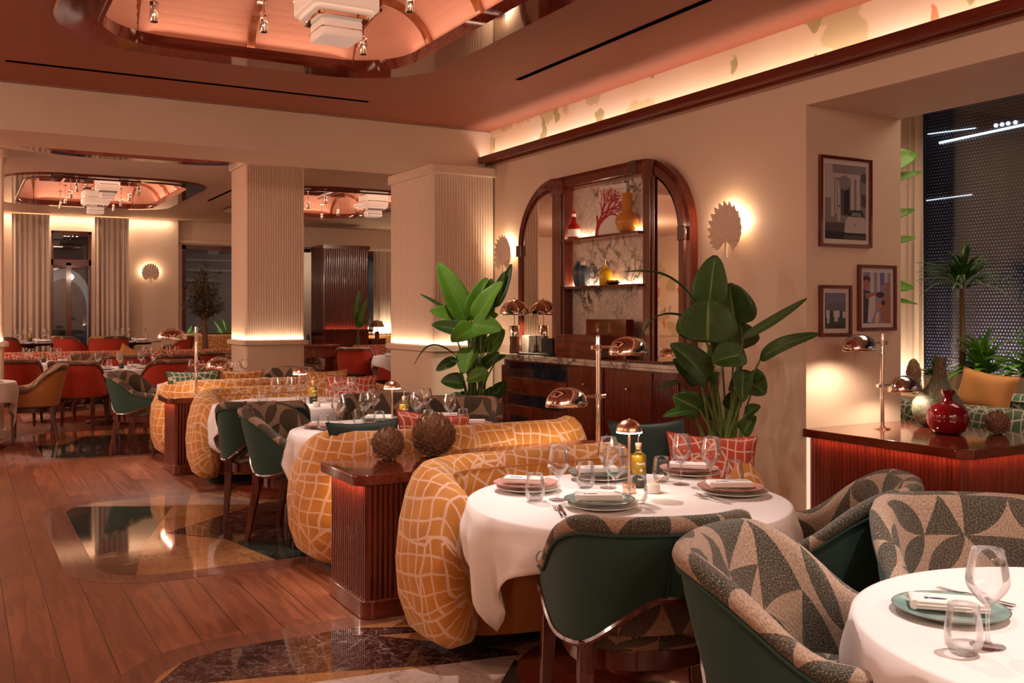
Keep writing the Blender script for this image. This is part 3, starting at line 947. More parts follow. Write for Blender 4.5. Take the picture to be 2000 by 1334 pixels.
# glowing tubes put in for the streaks of light across the side window
def light_bar(label, a, b, r_):
    o = MB().tube([a, b], r_, 8).build('window_light_streak', M['citylight']); tag(o, label, 'outdoor light', 'streaks of light at the side window')
light_bar('long white streak of light, crossing the top of the side window', atX(1835, 279, 8.735), atX(2003, 243, 8.735), .012)
light_bar('short white streak of light, upper left of the side window', atX(1812, 262, 8.735), atX(1905, 250, 8.735), .005)
light_bar('thin white streak of light, lower left of the side window', atX(1806, 392, 8.735), atX(1898, 380, 8.735), .004)
for i, px in enumerate((1945, 1957, 1969, 1983)):
    q = atX(px, 245 - i * 2, 8.735)
    o = MB().ball((0, 0, 0), .02, 10, 8).build('terrace_lamp', M['citylight']); o.location = q
    tag(o, 'small round white lamp outside the side window, %s of the row of four' % ('leftmost', 'second from left', 'third from left', 'rightmost')[i], 'outdoor light', 'row of small outdoor lamps')
# ================================================================ makers
def resample(pts, n):
    d = [0.0]
    for a, b in zip(pts, pts[1:]):
        d.append(d[-1] + math.dist(a, b))
    out, j = [], 0
    for i in range(n + 1):
        t = d[-1] * i / n
        while j < len(d) - 2 and d[j + 1] < t: j += 1
        f = (t - d[j]) / max(1e-9, d[j + 1] - d[j])
        out.append(tuple(lerp(a, b, f) for a, b in zip(pts[j], pts[j + 1])))
    return out, d[-1]

def make_chair(velvet, fabric, arch=True, seed=0, wood_edge=False, arm=.63, top=.83):
    def mk():
        r = thing('tub_chair', '', 'chair')
        a, b, yf, ex = .295, .275, .20, 2.5
        raw = [(-a * .97, yf), (-a, 0.02)]
        for i in range(1, 30):
            t = PI * i / 30
            c, s_ = math.cos(t), math.sin(t)
            raw.append((-a * math.copysign(abs(c) ** (2 / ex), c), -b * abs(s_) ** (2 / ex)))
        raw += [(a, 0.02), (a * .97, yf)]
        K = 44
        pts, L = resample(raw, K)
        def nrm(i):
            p, q = pts[max(i - 1, 0)], pts[min(i + 1, K)]
            dx, dy = q[0] - p[0], q[1] - p[1]; l = math.hypot(dx, dy)
            return (dy / l, -dx / l)       # outwards
        def ztop(u):
            return lerp(top, arm, smooth((u - .30) / .52)) - .012 * smooth((u - .82) / .18)
        def zbot(u):
            if not arch: return .40
            return lerp(.585, .425, smooth(u / .42)) if u < .42 else lerp(.425, .50, smooth((u - .5) / .5))
        def flare(u, z):
            return (.07 * (1 - smooth((u - .2) / .5)) + .02) * max(0, (z - .42)) / .4
        outer, ups, uvu, edge_t, edge_b = [], [], [], [], []
        for i in range(K + 1):
            u = abs(i / K - .5) * 2
            p, (nx, ny) = pts[i], nrm(i)
            zt, zb = ztop(u), zbot(u)
            def at_(o, z): 
                o2 = o + flare(u, z)
                return (p[0] + nx * o2, p[1] + ny * o2, z)
            outer.append([at_(-.022, zb), at_(0, zb), at_(.006, lerp(zb, zt, .33)), at_(.008, lerp(zb, zt, .66)), at_(.004, zt - .035), at_(-.02, zt - .035)])
            prof = [(-.02, zt - .05), (.006, zt - .036), (.017, zt - .022), (.018, zt - .006), (.008, zt + .010), (-.012, zt + .017), (-.036, zt + .012),
                    (-.054, zt - .004), (-.062, zt - .03), (-.060, lerp(.46, zt, .55)), (-.052, .46), (-.022, .46)]
            if zt < .49: pass
            ups.append([at_(o, z) for o, z in prof])
            vl = [0]
            for q in range(1, len(prof)): vl.append(vl[-1] + math.dist(prof[q], prof[q - 1]))
            vl.append(vl[-1] + math.dist(prof[-1], prof[0]))
            uvu.append([(i / K * L + seed * .37, v + seed * .61) for v in vl])
            edge_t.append(at_(.012, zt - .038)); edge_b.append(at_(.001, zb))
        uvu.append(uvu[-1])
        mb = MB(); mb.grid(outer, cv=True, cap=(True, True)); fixn(mb.build('shell', M[velvet], r, angle=60))
        mb = MB(); mb.grid(ups, uvu, cv=True, cap=(True, True)); fixn(mb.build('upholstery', M[fabric], r, angle=60))
        MB().tube(edge_t, .0055, 6).build('piping', M['darkwood'] if wood_edge else M[velvet], r)
        MB().tube(edge_b, .011, 6).build('wood_edge', M['darkwood'], r)
        # centre seam on the back
        k = K // 2
        MB().tube([(0, outer[k][2][1] - .001 + 0, lerp(.55, .80, t)) if False else (0, -b - flare(0, z) - .006, z) for t in (0,) for z in (zbot(0) + .01, .6, .7, ztop(0) - .045)], .003, 5).build('seam', M[velvet], r)
        # seat cushion
        base = [(p[0] * .87, p[1] * .86 + .0) for p in pts] + [(a * .80, yf + .035), (a * .4, yf + .055), (0, yf + .06), (-a * .4, yf + .055), (-a * .80, yf + .035)]
        def ringpts(k_, z): return [(x * k_, y * k_ + .0, z) for x, y in base]
        lv = [(.94, .40), (1.0, .415), (1.012, .445), (.99, .475), (.9, .492), (.6, .498), (.02, .50)]
        rows = [ringpts(k_, z) for k_, z in lv]
        uv = [[(x + seed * .2 + (0 if k_ < .999 else 0), y + seed * .3 + (.1 if z < .44 else 0)) for x, y, z in rw + rw[:1]] for rw, (k_, _) in zip(rows, lv)]
        mb = MB(); mb.grid(rows, uv, cv=True, cap=(True, True)); fixn(mb.build('seat', M[fabric], r, angle=60))
        # frame and legs
        mb = MB(); mb.prism([(x * .93, y * .93) for x, y in base], .335, .402); fixn(mb.build('seat_frame', M['darkwood'], r, bev=.004))
        for sx in (-1, 1):
            for sy, zt in ((1, .50 if arch else .40), (-1, .44 if arch else .40)):
                x, y = sx * (.262 if sy > 0 else .225), (.185 if sy > 0 else -.20)
                dx, dy = sx * .018, (.0 if sy > 0 else -.06)
                mb = MB()
                rows = []
                for z, h, f in ((zt, .022, 0), (.34, .024, 0), (.0, .0145, 1)):
                    cx, cy = x + dx * f, y + dy * f
                    rows.append([(cx - h, cy - h, z), (cx + h, cy - h, z), (cx + h, cy + h, z), (cx - h, cy + h, z)])
                mb.grid(rows, cv=True, cap=(True, True))
                fixn(mb.build('leg', M['darkwood'], r, smooth=False, bev=.004))
        return r
    return mk
chair_green = [Stock(make_chair('green_velvet', 'leaf_green', True, s)) for s in (0, 3, 8)]
chair_red = Stock(make_chair('red_velvet', 'leaf_brown', False, 2, True, .60, .85))
chair_amber = Stock(make_chair('amber_velvet', 'leaf_brown', False, 5, True, .60, .85))
chair_gold = Stock(make_chair('red_velvet', 'leaf_gold', False, 6, False, .62, .80))

def make_bench(W, dep, fabric, seatm, top=.79, name='curved_banquette'):
    def mk():
        r = thing(name, '', 'banquette')
        R, th = .40, .125
        hw = W / 2
        raw = [(hw - th + -.03, -dep + .0), (hw - th, -dep + .2), (hw - th, -R)]
        for i in range(1, 13):
            t = PI / 2 * i / 12
            rr_ = R - th
            raw.append((hw - R + rr_ * math.cos(t), -R + rr_ * math.sin(t)))
        raw += [(-x, y) for x, y in reversed(raw)]
        K = 120
        pts, L = resample(raw, K)
        rows, uv = [], []
        for i in range(K + 1):
            p, q = pts[max(i - 1, 0)], pts[min(i + 1, K)]
            dx, dy = q[0] - p[0], q[1] - p[1]; l = math.hypot(dx, dy)
            nx, ny = -dy / l, dx / l
            nx, ny = -nx, -ny
            # raw runs from right front to the back to left front: outward is to the right of travel
            if pts[i][0] * nx + (pts[i][1] + dep * .5) * ny < 0 and abs(ny) < .7 or (abs(ny) >= .7 and ny < 0):
                nx, ny = -nx, -ny
            d = min(i, K - i) / K * L
            drop = .17 * max(0, 1 - d / .42) ** 1.6
            zt = top - drop
            e = math.sqrt(max(0.0, 1 - max(0, 1 - d / .15) ** 2)) if d < .15 else 1.0
            e = max(e, .05)
            sec = [(.03, .055), (.095, .10), (.135, .22), (.145, .38), (.13, .54), (.10, zt - .12), (.07, zt - .05), (.03, zt - .008), (-.02, zt + .004),
                   (-.07, zt - .012), (-.105, zt - .06), (-.115, zt - .13), (-.10, .50), (-.095, .40), (-.09, .2), (-.06, .06)]
            zc = .36
            row = []
            for o, z in sec:
                oo, zz = o * (.25 + .75 * e), zc + (z - zc) * (.35 + .65 * e) if d < .15 else z
                row.append((pts[i][0] + nx * oo, pts[i][1] + ny * oo, zz))
            rows.append(row)
            vl = [0]
            for k in range(1, len(sec)): vl.append(vl[-1] + math.dist(sec[k], sec[k - 1]))
            vl.append(vl[-1] + .1)
            uv.append([(i / K * L, v) for v in vl])
        uv.append(uv[-1])
        mb = MB(); mb.grid(rows, uv, cv=True, cap=(True, True)); fixn(mb.build('backrest', M[fabric], r, angle=75))
        # welt along the inner edge of the top
        MB().tube([rw[10] for rw in rows[3:-3]], .005, 6).build('piping', M[seatm], r)
        x1, yb, yf = hw - .215, -.20, -dep + .16
        out = [(-x1, yb), (-x1, yf + .02)]
        for i in range(1, 20):
            t = -1 + 2 * i / 20
            out.append((t * x1, yf - .13 * (1 - abs(t) ** 2.2)))
        out += [(x1, yf + .02), (x1, yb)]
        cx, cy = 0, (yb + yf) / 2
        def sc_(k, z): return [(x * (1 - k), cy + (y - cy) * (1 - k * 2), z) for x, y in out]
        mb = MB(); mb.grid([sc_(.02, .30), sc_(0.0, .32), sc_(-.006, .37), sc_(-.002, .42), sc_(.02, .447), sc_(.1, .455), sc_(.45, .46)], cv=True, cap=(True, True))
        fixn(mb.build('seat_cushion', M[seatm], r, angle=60))
        mb = MB(); mb.grid([sc_(.025, .075), sc_(.008, .12), sc_(.004, .25), sc_(.02, .31)], cv=True, cap=(True, True))
        fixn(mb.build('seat_base', M[seatm], r, angle=60))
        mb = MB(); mb.prism(rrect(-hw + .16, -dep + .2, hw - .16, -.1, .1), 0, .09); mb.build('plinth', M['black'], r)
        return r
    return mk

def make_pillow(w, h, t, mat, back=None, piping=None):
    def mk():
        r = thing('scatter_cushion', '', 'cushion')
        N = 18
        def P_(u, v, s):
            x = u * w / 2 * (1 - .10 * (1 - v * v)) ; z = v * h / 2 * (1 - .12 * (1 - u * u))
            th_ = t / 2 * max(0, (1 - u ** 4)) ** .5 * max(0, (1 - v ** 4)) ** .5
            th_ *= 1 + .08 * math.sin(5 * u + 2 * v)
            return (x, s * th_, z)
        for s, m_, nm in ((-1, mat, 'front_cover'), (1, back or mat, 'back_cover')):
            rows = [[P_(-1 + 2 * i / N, -1 + 2 * j / N, s) for j in range(N + 1)] for i in range(N + 1)]
            uv = [[(i / N * w, j / N * h) for j in range(N + 1)] for i in range(N + 1)]
            mb = MB(); mb.grid(rows, uv, flip=(s > 0)); mb.build(nm, M[m_], r, angle=80)
        edge = [P_(-1 + 2 * i / N, -1, 0) for i in range(N)] + [P_(1, -1 + 2 * i / N, 0) for i in range(N)] + \
               [P_(1 - 2 * i / N, 1, 0) for i in range(N)] + [P_(-1, 1 - 2 * i / N, 0) for i in range(N)]
        MB().tube(edge, .0045, 6, closed=True).build('piping', M[piping or back or mat], r)
        return r
    return mk
def put3(o, loc, eul):
    o.location = loc; o.rotation_euler = eul
    return o

# ---------------------------------------------------------------- table and cloth
def make_table(r_=.6):
    def mk():
        t = thing('dining_table', '', 'table')
        MB().lathe([(0, .66), (r_ - .03, .66), (r_ - .01, .67), (r_ - .01, .70), (0, .70)], 48).build('tabletop', M['mahogany_h'], t)
        MB().lathe([(0, .03), (.11, .03), (.075, .07), (.065, .12), (.06, .5), (.09, .62), (.16, .66), (0, .66)], 32).build('pedestal', M['mahogany_h'], t)
        MB().lathe([(0, 0), (.43, 0), (.44, .006), (.44, .034), (.432, .04), (0, .045)], 56).build('base', M['mahogany_h'], t)
        return t
    return mk
def make_cloth(r_, half, zt=.71, rot=0.0, seed=0):
    rnd = random.Random(seed)
    ph = [rnd.uniform(0, 6.28) for _ in range(6)]
    N = 160
    mb = MB(); rows = []
    edge = []
    for i in range(N):
        a = 2 * PI * i / N + rot
        ar = a - rot
        Rr = half / max(abs(math.cos(ar)), abs(math.sin(ar)))
        # soften the corners of the square
        edge.append((a, Rr - r_))
    for f in (0.02, .5, .9, .985):
        rows.append([(r_ * f * math.cos(a), r_ * f * math.sin(a), zt) for a, _ in edge])
    rows.append([((r_ + .003) * math.cos(a), (r_ + .003) * math.sin(a), zt - .003) for a, _ in edge])
    for k in range(1, 9):
        row = []
        for a, dr in edge:
            d = max(.05, dr) * k / 8
            fold = .028 * math.sin(9 * a + ph[0]) + .018 * math.sin(15 * a + ph[1]) + .012 * math.sin(23 * a + ph[2])
            corner = smooth((dr - .12) / .25)
            w = (d / .3)
            rad = r_ + .008 + .03 * smooth(d / .12) + fold * w * .9 - .07 * corner * w * .5
            q4 = (a - rot + PI) % (PI / 2) - PI / 4
            tw = -q4 * smooth(w / 1.2) * .55 * (1 - smooth((abs(q4) - .35) / .4))
            rad -= .03 * corner * w * abs(math.cos(9 * q4))
            row.append((rad * math.cos(a + tw), rad * math.sin(a + tw), zt - .006 - d * .99))
        rows.append(row)
    mb.grid(rows, cv=True, cap=(True, False))
    o = mb.build('tablecloth', M['cloth'], angle=80)
    fixn(o)
    s = o.modifiers.new('thick', 'SOLIDIFY'); s.thickness = .0025; s.offset = -1
    return o

# ---------------------------------------------------------------- tableware
def make_wine():
    r = thing('wine_glass', '', 'glass')
    prof = [(0, .088), (.005, .088), (.012, .094), (.026, .108), (.039, .124),
            (.0455, .139), (.0462, .147), (.044, .165), (.039, .19), (.0335, .216), (.0325, .2165), (.0325, .215), (.038, .19), (.043, .165), (.0452, .147), (.0445, .14), (.038, .1252), (.025, .1095), (.011, .0965), (0, .0945)]
    MB().lathe(prof, 36).build('bowl', M['glass'], r, angle=60)
    MB().lathe([(0, 0), (.036, 0), (.037, .0015), (.034, .003), (.010, .006), (.0048, .014), (.0040, .03), (.0040, .075), (.005, .0875), (0, .088)], 32).build('stem', M['stemglass'], r, angle=60)
    return r
def make_tumbler():
    r = thing('water_tumbler', '', 'glass')
    prof = [(0, 0), (.024, 0), (.029, .003), (.038, .022), (.0405, .038), (.039, .06), (.034, .09), (.0315, .108), (.0305, .1085), (.0305, .107), (.0328, .09), (.0378, .06), (.0392, .038), (.036, .023), (.026, .012), (0, .011)]
    MB().lathe(prof, 36).build('glass_body', M['glass'], r, angle=60)
    return r
def single(mb, name, mat, cat, **kw):
    o = mb.build(name, mat, **kw); tag(o, '', cat); return o
def make_plate(mat, nm):
    def mk():
        prof = [(0, 0), (.075, 0), (.085, .004), (.125, .012), (.135, .016), (.1355, .018), (.134, .0185), (.122, .0155), (.09, .009), (.08, .006), (0, .0055)]
        return single(MB().lathe(prof, 56), nm, M[mat], 'plate', angle=60)
    return mk
def make_napkin():
    r = thing('folded_napkin', '', 'napkin')
    mb = MB()
    def sheet(x0, x1, y0, y1, z0, z1):
        mb.prism(rrect(x0, y0, x1, y1, .006, 3), z0, z1)
    sheet(-.085, .085, -.042, .042, 0, .0062); sheet(-.084, .085, -.043, .041, .0066, .0126); sheet(-.085, .083, -.041, .042, .013, .020)
    mb.tube([(-.086, -.041, .010), (-.085, .0, .0105), (-.084, .041, .010)], .0098, 8)
    mb.build('linen', M['napkin'], r, bev=.0022)
    m2 = MB()
    n = 14
    out = [(.022 * math.cos(2 * PI * i / n) , .0065 * math.sin(2 * PI * i / n)) for i in range(n)]
    m2.prism([(x - .03, y - .008) for x, y in out], .0199, .0206)
    m2.prism([(-.053, -.0015), (-.062, .0015), (-.058, -.008), (-.062, -.0175), (-.053, -.0145), (-.049, -.008)], .0199, .0206)
    m2.build('fish_print', M['ink'], r, smooth=False)
    return r
def make_fork():
    mb = MB()
    mb.grid([[(-.0035, 0, .004), (.0035, 0, .004), (.0035, 0, .0015), (-.0035, 0, .0015)],
             [(-.0045, .02, .004), (.0045, .02, .004), (.0045, .02, .001), (-.0045, .02, .001)],
             [(-.0025, .08, .005), (.0025, .08, .005), (.0025, .08, .002), (-.0025, .08, .002)],
             [(-.003, .12, .009), (.003, .12, .009), (.003, .12, .006), (-.003, .12, .006)],
             [(-.011, .142, .005), (.011, .142, .005), (.011, .142, .003), (-.011, .142, .003)],
             [(-.012, .155, .004), (.012, .155, .004), (.012, .155, .002), (-.012, .155, .002)]], cv=True, cap=(True, True))
    for i in range(4):
        x = -.0098 + i * .0065
        mb.grid([[(x - .002, .153, .004), (x + .002, .153, .004), (x + .002, .153, .002), (x - .002, .153, .002)],
                 [(x - .001, .198, .008), (x + .001, .198, .008), (x + .001, .198, .0065), (x - .001, .198, .0065)]], cv=True, cap=(True, True))
    o = single(mb, 'fork', M['cutlery'], 'fork', angle=50); return fixn(o)
def make_knife():
    mb = MB()
    mb.grid([[(-.004, 0, .005), (.004, 0, .005), (.004, 0, .001), (-.004, 0, .001)],
             [(-.0052, .03, .006), (.0052, .03, .006), (.0052, .03, .001), (-.0052, .03, .001)],
             [(-.004, .1, .006), (.004, .1, .006), (.004, .1, .001), (-.004, .1, .001)],
             [(-.009, .115, .004), (.005, .115, .004), (.005, .115, .002), (-.009, .115, .002)],
             [(-.0095, .18, .0036), (.005, .18, .0036), (.005, .18, .0025), (-.0095, .18, .0025)],
             [(-.002, .215, .0034), (.004, .215, .0034), (.004, .215, .0026), (-.002, .215, .0026)]], cv=True, cap=(True, True))
    o = single(mb, 'table_knife', M['cutlery'], 'knife', angle=40); return fixn(o)

def wrap(mb, rad, z0):
    """bend flat print (x, y) round a bottle of radius rad, front at -Y"""
    for i, (x, y, z) in enumerate(mb.v):
        a = x / rad
        rr_ = rad + z
        mb.v[i] = (rr_ * math.sin(a), -rr_ * math.cos(a), z0 + y)
    return mb
def make_bottle():
    r = thing('oil_bottle', '', 'bottle')
    MB().lathe([(0, 0), (.030, 0), (.032, .003), (.032, .128), (.029, .138), (.016, .146), (.0125, .152), (.0125, .168), (.0145, .169), (.0145, .175), (.0, .175)], 32).build('bottle_glass', M['bottleglass'], r, angle=50)
    MB().lathe([(0, .004), (.0305, .004), (.0305, .126), (.027, .135), (0, .136)], 32).build('oil', M['oil'], r, angle=50)
    MB().lathe([(.0325, .002), (.0327, .002), (.0327, .058), (.0325, .058)], 32).build('black_label', M['labelblack'], r)
    MB().lathe([(0, .16), (.0105, .16), (.0125, .178), (.014, .179), (.0145, .187), (.0, .188)], 20).build('cork', M['cork'], r)
    MB().tube([(0, 0, .186), (0, 0, .205), (.004, 0, .222), (.010, 0, .232)], [.004, .0032, .0028, .0022], 8).build('pourer', M['chrome'], r)
    t = text_mb('Perrin', .0155); wrap(t, .0328, .098); 
    t.build('printed_name', M['white_ink'], r, smooth=False)
    t = text_mb('Perrin', .0125); wrap(t, .0334, .034)
    t.build('printed_name', M['white_ink'], r, smooth=False)
    m = MB()
    m.box((-.018, .0, 0), (.02, .0014, .0006)); wrap(m, .0328, .090)
    k = len(m.v)
    m2 = MB()
    n = 24
    b = m2.add([(.006 * math.cos(2 * PI * i / n), .006 * math.sin(2 * PI * i / n), .0006) for i in range(n)] + [(.0045 * math.cos(2 * PI * i / n), .0045 * math.sin(2 * PI * i / n), .0006) for i in range(n)])
    for i in range(n):
        j = (i + 1) % n; m2.face([b + i, b + j, b + n + j, b + n + i])
    m2.box((-.0022, -.0012, .0004), (.0022, .0018, .0008))
    m2 = wrap(m2, .0328, .075)
    bb = m.add(m2.v)
    for f in m2.f: m.face([bb + i for i in f])
    m.build('emblem', M['white_ink'], r, smooth=False)
    return r
def make_pot():
    r = thing('salt_pot', '', 'salt pot')
    MB().lathe([(0, 0), (.027, 0), (.030, .004), (.030, .022), (.027, .036), (.025, .037), (.023, .034), (.023, .02), (0, .015)], 28).build('pot', M['porcelain'], r, angle=50)
    MB().lathe([(0, .028), (.0225, .028), (.022, .038), (0, .041)], 24).build('lid', M['cork'], r)
    MB().tube([(0, 0, .034), (.02, .004, .048), (.045, .01, .066)], [.0025, .0028, .0035], 8).build('spoon', M['cork'], r)
    return r
def make_table_lamp():
    r = thing('table_lamp', '', 'lamp')
    MB().lathe([(0, 0), (.026, 0), (.027, .002), (.027, .036), (.025, .039), (.008, .041), (0, .041)], 28).build('base', M['brass'], r)
    MB().tube([(0, 0, .04), (0, 0, .262)], .0058, 12).build('stem', M['brass'], r)
    prof = []
    for i in range(11):
        t = PI / 2 * i / 10
        prof.append((.053 * math.cos(t) + .0001, .252 + .05 * math.sin(t)))
    mb = MB(); n = 48
    rows = [[((rr_ * (1 + .018 * abs(math.sin(2 * PI * j / n * 8)))) * math.cos(2 * PI * j / n), (rr_ * (1 + .018 * abs(math.sin(2 * PI * j / n * 8)))) * math.sin(2 * PI * j / n), z) for j in range(n)] for rr_, z in prof]
    mb.grid(rows, cv=True); o = fixn(mb.build('dome_shade', M['brass'], r, angle=70))
    MB().lathe([(.048, .247), (.0535, .247), (.0535, .2525), (.048, .2525)], 32).build('glow_ring', M['lamp_glow'], r)
    MB().lathe([(0, .2525), (.05, .2525), (.05, .2535), (0, .2535)], 32).build('diffuser', M['lamp_glow'], r)
    MB().ball((0, 0, .303), .004, 8, 6).build('finial', M['brass'], r)
    return r
def make_reading(flip):
    """pole lamp with two clam shades; flip = +1: lower shade on the -x side"""
    def mk():
        r = thing('pole_lamp', '', 'lamp')
        MB().lathe([(0, 0), (.05, 0), (.05, .008), (.02, .012), (.02, .02), (0, .02)], 28).build('base', M['chrome'], r)
        MB().lathe([(0, .01), (.0135, .01), (.0135, .625), (.010, .636), (0, .64)], 20).build('pole', M['chrome'], r)
        for side, z in ((-flip, .285), (flip, .565)):
            mb = MB()
            mb.tube([(-side * .045, 0, z), (side * .17, 0, z)], .0085, 12)
            mb.tube([(-side * .045, 0, z), (-side * .028, 0, z)], .013, 12)
            mb.lathe([(0, z - .018), (.019, z - .018), (.019, z + .018), (0, z + .018)], 16)
            arm = mb.build('arm', M['chrome'], r)
            N, K = 28, 9
            rows = []
            for i in range(K + 1):
                t = PI / 2 * i / K
                rr_ = math.cos(t) ** .8 if i < K else 0.001
                rows.append([(side * .215 + .132 * rr_ * math.cos(2 * PI * j / N), .088 * rr_ * math.sin(2 * PI * j / N), z - .045 + .105 * math.sin(t)) for j in range(N)])
            inn = [[(side * .215 + (x - side * .215) * .965, y * .95, z_ - .003) for x, y, z_ in rw] for rw in rows]
            mb = MB(); mb.grid(inn[::-1] + rows, cv=True)
            sh = fixn(mb.build('shade', M['chrome'], r, angle=70))
            MB().ball((side * .215, 0, z - .01), .018, 12, 8).build('bulb', M['shade_glow'], sh)
        return r
    return mk
wine, tumbler = Stock(make_wine), Stock(make_tumbler)
plate_g, plate_p, plate_w = Stock(make_plate('plate_green', 'dinner_plate')), Stock(make_plate('plate_pink', 'dinner_plate')), Stock(make_plate('porcelain', 'dinner_plate'))
napkin, fork, knife = Stock(make_napkin), Stock(make_fork), Stock(make_knife)
bottle, pot, tlamp = Stock(make_bottle), Stock(make_pot), Stock(make_table_lamp)

def cone_ball(name, r_, n_spk, seed, tall=1.0):
    """ceramic ball covered in curled scales"""
    def mk():
        rnd = random.Random(seed)
        t = thing(name, '', 'ornament')
        zc = r_ * tall * .93
        MB().ball((0, 0, zc), r_ * .86, 24, 16, sz=(1, 1, tall)).build('core', M['spike'], t)
        mb = MB()
        for i in range(n_spk):
            z = 1 - 2 * (i + .5) / n_spk
            ph = i * 2.39996
            q = math.sqrt(1 - z * z)
            d = Vector((q * math.cos(ph), q * math.sin(ph), z))
            base = Vector((d.x * r_ * .84, d.y * r_ * .84, zc + d.z * r_ * .84 * tall))
            up = Vector((0, 0, 1)); side = d.cross(up)
            if side.length < .05: side = Vector((1, 0, 0))
            side.normalize(); v = side.cross(d)
            w = r_ * .135; L = r_ * rnd.uniform(.15, .24)
            tip = base + d * L + v * w * rnd.uniform(.8, 2.0) + side * w * rnd.uniform(-.3, .3)
            b = mb.add([base - side * w, base + v * w * .6, base + side * w, base - v * w * .8, tip, base + d * L * .6 - side * w * 1.1 , base + d * L * .6 + side * w * 1.1])
            for q_ in ((0, 5, 3), (5, 4, 3), (4, 6, 3), (6, 2, 3), (2, 6, 1), (6, 4, 1), (4, 5, 1), (5, 0, 1)):
                mb.face([b + k for k in q_])
        mb.build('scales', M['spike'], t, smooth=False)
        return t
    return mk

# ---------------------------------------------------------------- foliage
def blade(mb, base, tip, width, bend=.12, up=(0, 0, 1), fold=.22, droop=0.0, seg=12, ripple=.0, tw=0.0, shape=1.0):
    """paddle leaf from base to tip, curved towards `up`"""
    B, T = Vector(base), Vector(tip)
    ax = T - B; L = ax.length; d = ax.normalized()
    u = Vector(up); s = d.cross(u)
    if s.length < 1e-3: s = Vector((1, 0, 0))
    s.normalize(); n = s.cross(d).normalized()
    rows, uv = [], []
    for i in range(seg + 1):
        t = i / seg
        c = B + ax * t + n * (bend * L * math.sin(PI * t)) - Vector((0, 0, 1)) * droop * L * t * t
        w = width * .62 * (math.sin(PI * min(1, t ** (.66 * shape) * .975 + .018))) ** .55
        ang = tw * t
        sd = s * math.cos(ang) + n * math.sin(ang); nn = n * math.cos(ang) - s * math.sin(ang)
        row, ur = [], []
        for j, q in enumerate((-1, -.72, -.36, 0, .36, .72, 1)):
            rp = ripple * width * math.sin(t * 17 + q * 2) * abs(q)
            row.append(c + sd * (w * q) + nn * (abs(q) ** 1.2 * w * fold * 2 + rp))
            ur.append((.5 + q * .5, t))
        rows.append(row); uv.append(ur)
    mb.grid(rows, uv)
def leaf_obj(mbuild, mat, parent):
    o = mbuild.build('leaf', mat, parent, angle=80)
    m_ = o.modifiers.new('thick', 'SOLIDIFY'); m_.thickness = .002; m_.offset = 0
    return o
def stalk(a, b, r0=.012, r1=.006, bow=.06, side=(0, 0, 0)):
    A, B = Vector(a), Vector(b)
    pts = []
    for i in range(9):
        t = i / 8
        pts.append(A.lerp(B, t) + Vector((0, 0, 1)) * bow * math.sin(PI * t) * (B - A).length * 0 + Vector(side) * math.sin(PI * t))
    return MB().tube(pts, [lerp(r0, r1, i / 8) for i in range(9)], 7)
# ================================================================ floor inlays
def inlay(x0, y0, x1, y1, pieces, border=.16, r=.35):
    root = bpy.data.objects.new('floor_inlay', None); COL.objects.link(root); root['kind'] = 'structure'
    MB().prism(rrect(x0 - border, y0 - border, x1 + border, y1 + border, r + border, 14), 0, .0016).build('border_boards', M['border_wood'], root, smooth=False)
    MB().prism(rrect(x0, y0, x1, y1, r, 14), 0, .0026).build('stone_ground', M['ochre_marble'], root, smooth=False)
    return root
def clip_rr(poly, x0, y0, x1, y1, r):
    """clip a polygon by the (convex) rounded rectangle"""
    win = rrect(x0, y0, x1, y1, r, 10)
    out = poly
    n = len(win)
    for i in range(n):
        a, b = win[i], win[(i + 1) % n]
        ex, ey = b[0] - a[0], b[1] - a[1]
        if abs(ex) + abs(ey) < 1e-9: continue
        def side(p): return ex * (p[1] - a[1]) - ey * (p[0] - a[0])
        res = []
        for j in range(len(out)):
            p, q = out[j], out[(j + 1) % len(out)]
            sp, sq = side(p), side(q)
            if sp >= 0: res.append(p)
            if (sp >= 0) != (sq >= 0):
                t = sp / (sp - sq); res.append((lerp(p[0], q[0], t), lerp(p[1], q[1], t)))
        out = res
        if not out: break
    return out
def stones(root, rect, r, lst):
    z = .0034
    for mat, pts in lst:
        w = [at(x, y, 0) if m_ else (x, y) for (x, y, *m__) in [(*p, 1) for p in pts] for m_ in (1,)]
        ar = sum(a[0] * b[1] - b[0] * a[1] for a, b in zip(w, w[1:] + w[:1]))
        if ar < 0: w.reverse()
        w = clip_rr(w, *rect, r)
        if len(w) < 3: continue
        mb = MB()
        k = mb.add([(x, y, z) for x, y in w] + [(x, y, .001) for x, y in w]); n = len(w)
        mb.face([k + i for i in range(n)])
        for i in range(n):
            j = (i + 1) % n; mb.face([k + n + i, k + n + j, k + j, k + i])
        mb.build('stone_slab', M[mat], root, smooth=False)
        z += .0004
def c5(*pts): return [(x / 2.7, 840 + y / 2.7) for x, y in pts]
R1 = (.66, 5.66, 4.4, 8.05)
r1 = inlay(*R1, None)
stones(r1, R1, .35, [
    ('green_marble', c5((100, 405), (905, 405), (790, 565), (760, 580), (410, 590), (100, 600))),
    ('wine_marble', c5((100, 598), (410, 588), (775, 575), (735, 640), (480, 700), (100, 720))),
    ('brown_marble', c5((100, 715), (470, 700), (740, 640), (700, 860), (100, 860))),
    ('white_marble', c5((100, 412), (400, 280), (700, 250), (1030, 320), (1400, 385), (1330, 392), (1000, 396), (700, 402))),
    ('wine_marble', c5((882, 545), (1335, 400), (1700, 330), (1900, 640), (1190, 577))),
    ('green_marble', c5((1190, 577), (1900, 600), (1900, 900), (1465, 692)))])
R0 = (.62, 1.9, 4.3, 4.26)
r0 = inlay(*R0, None, r=.42)
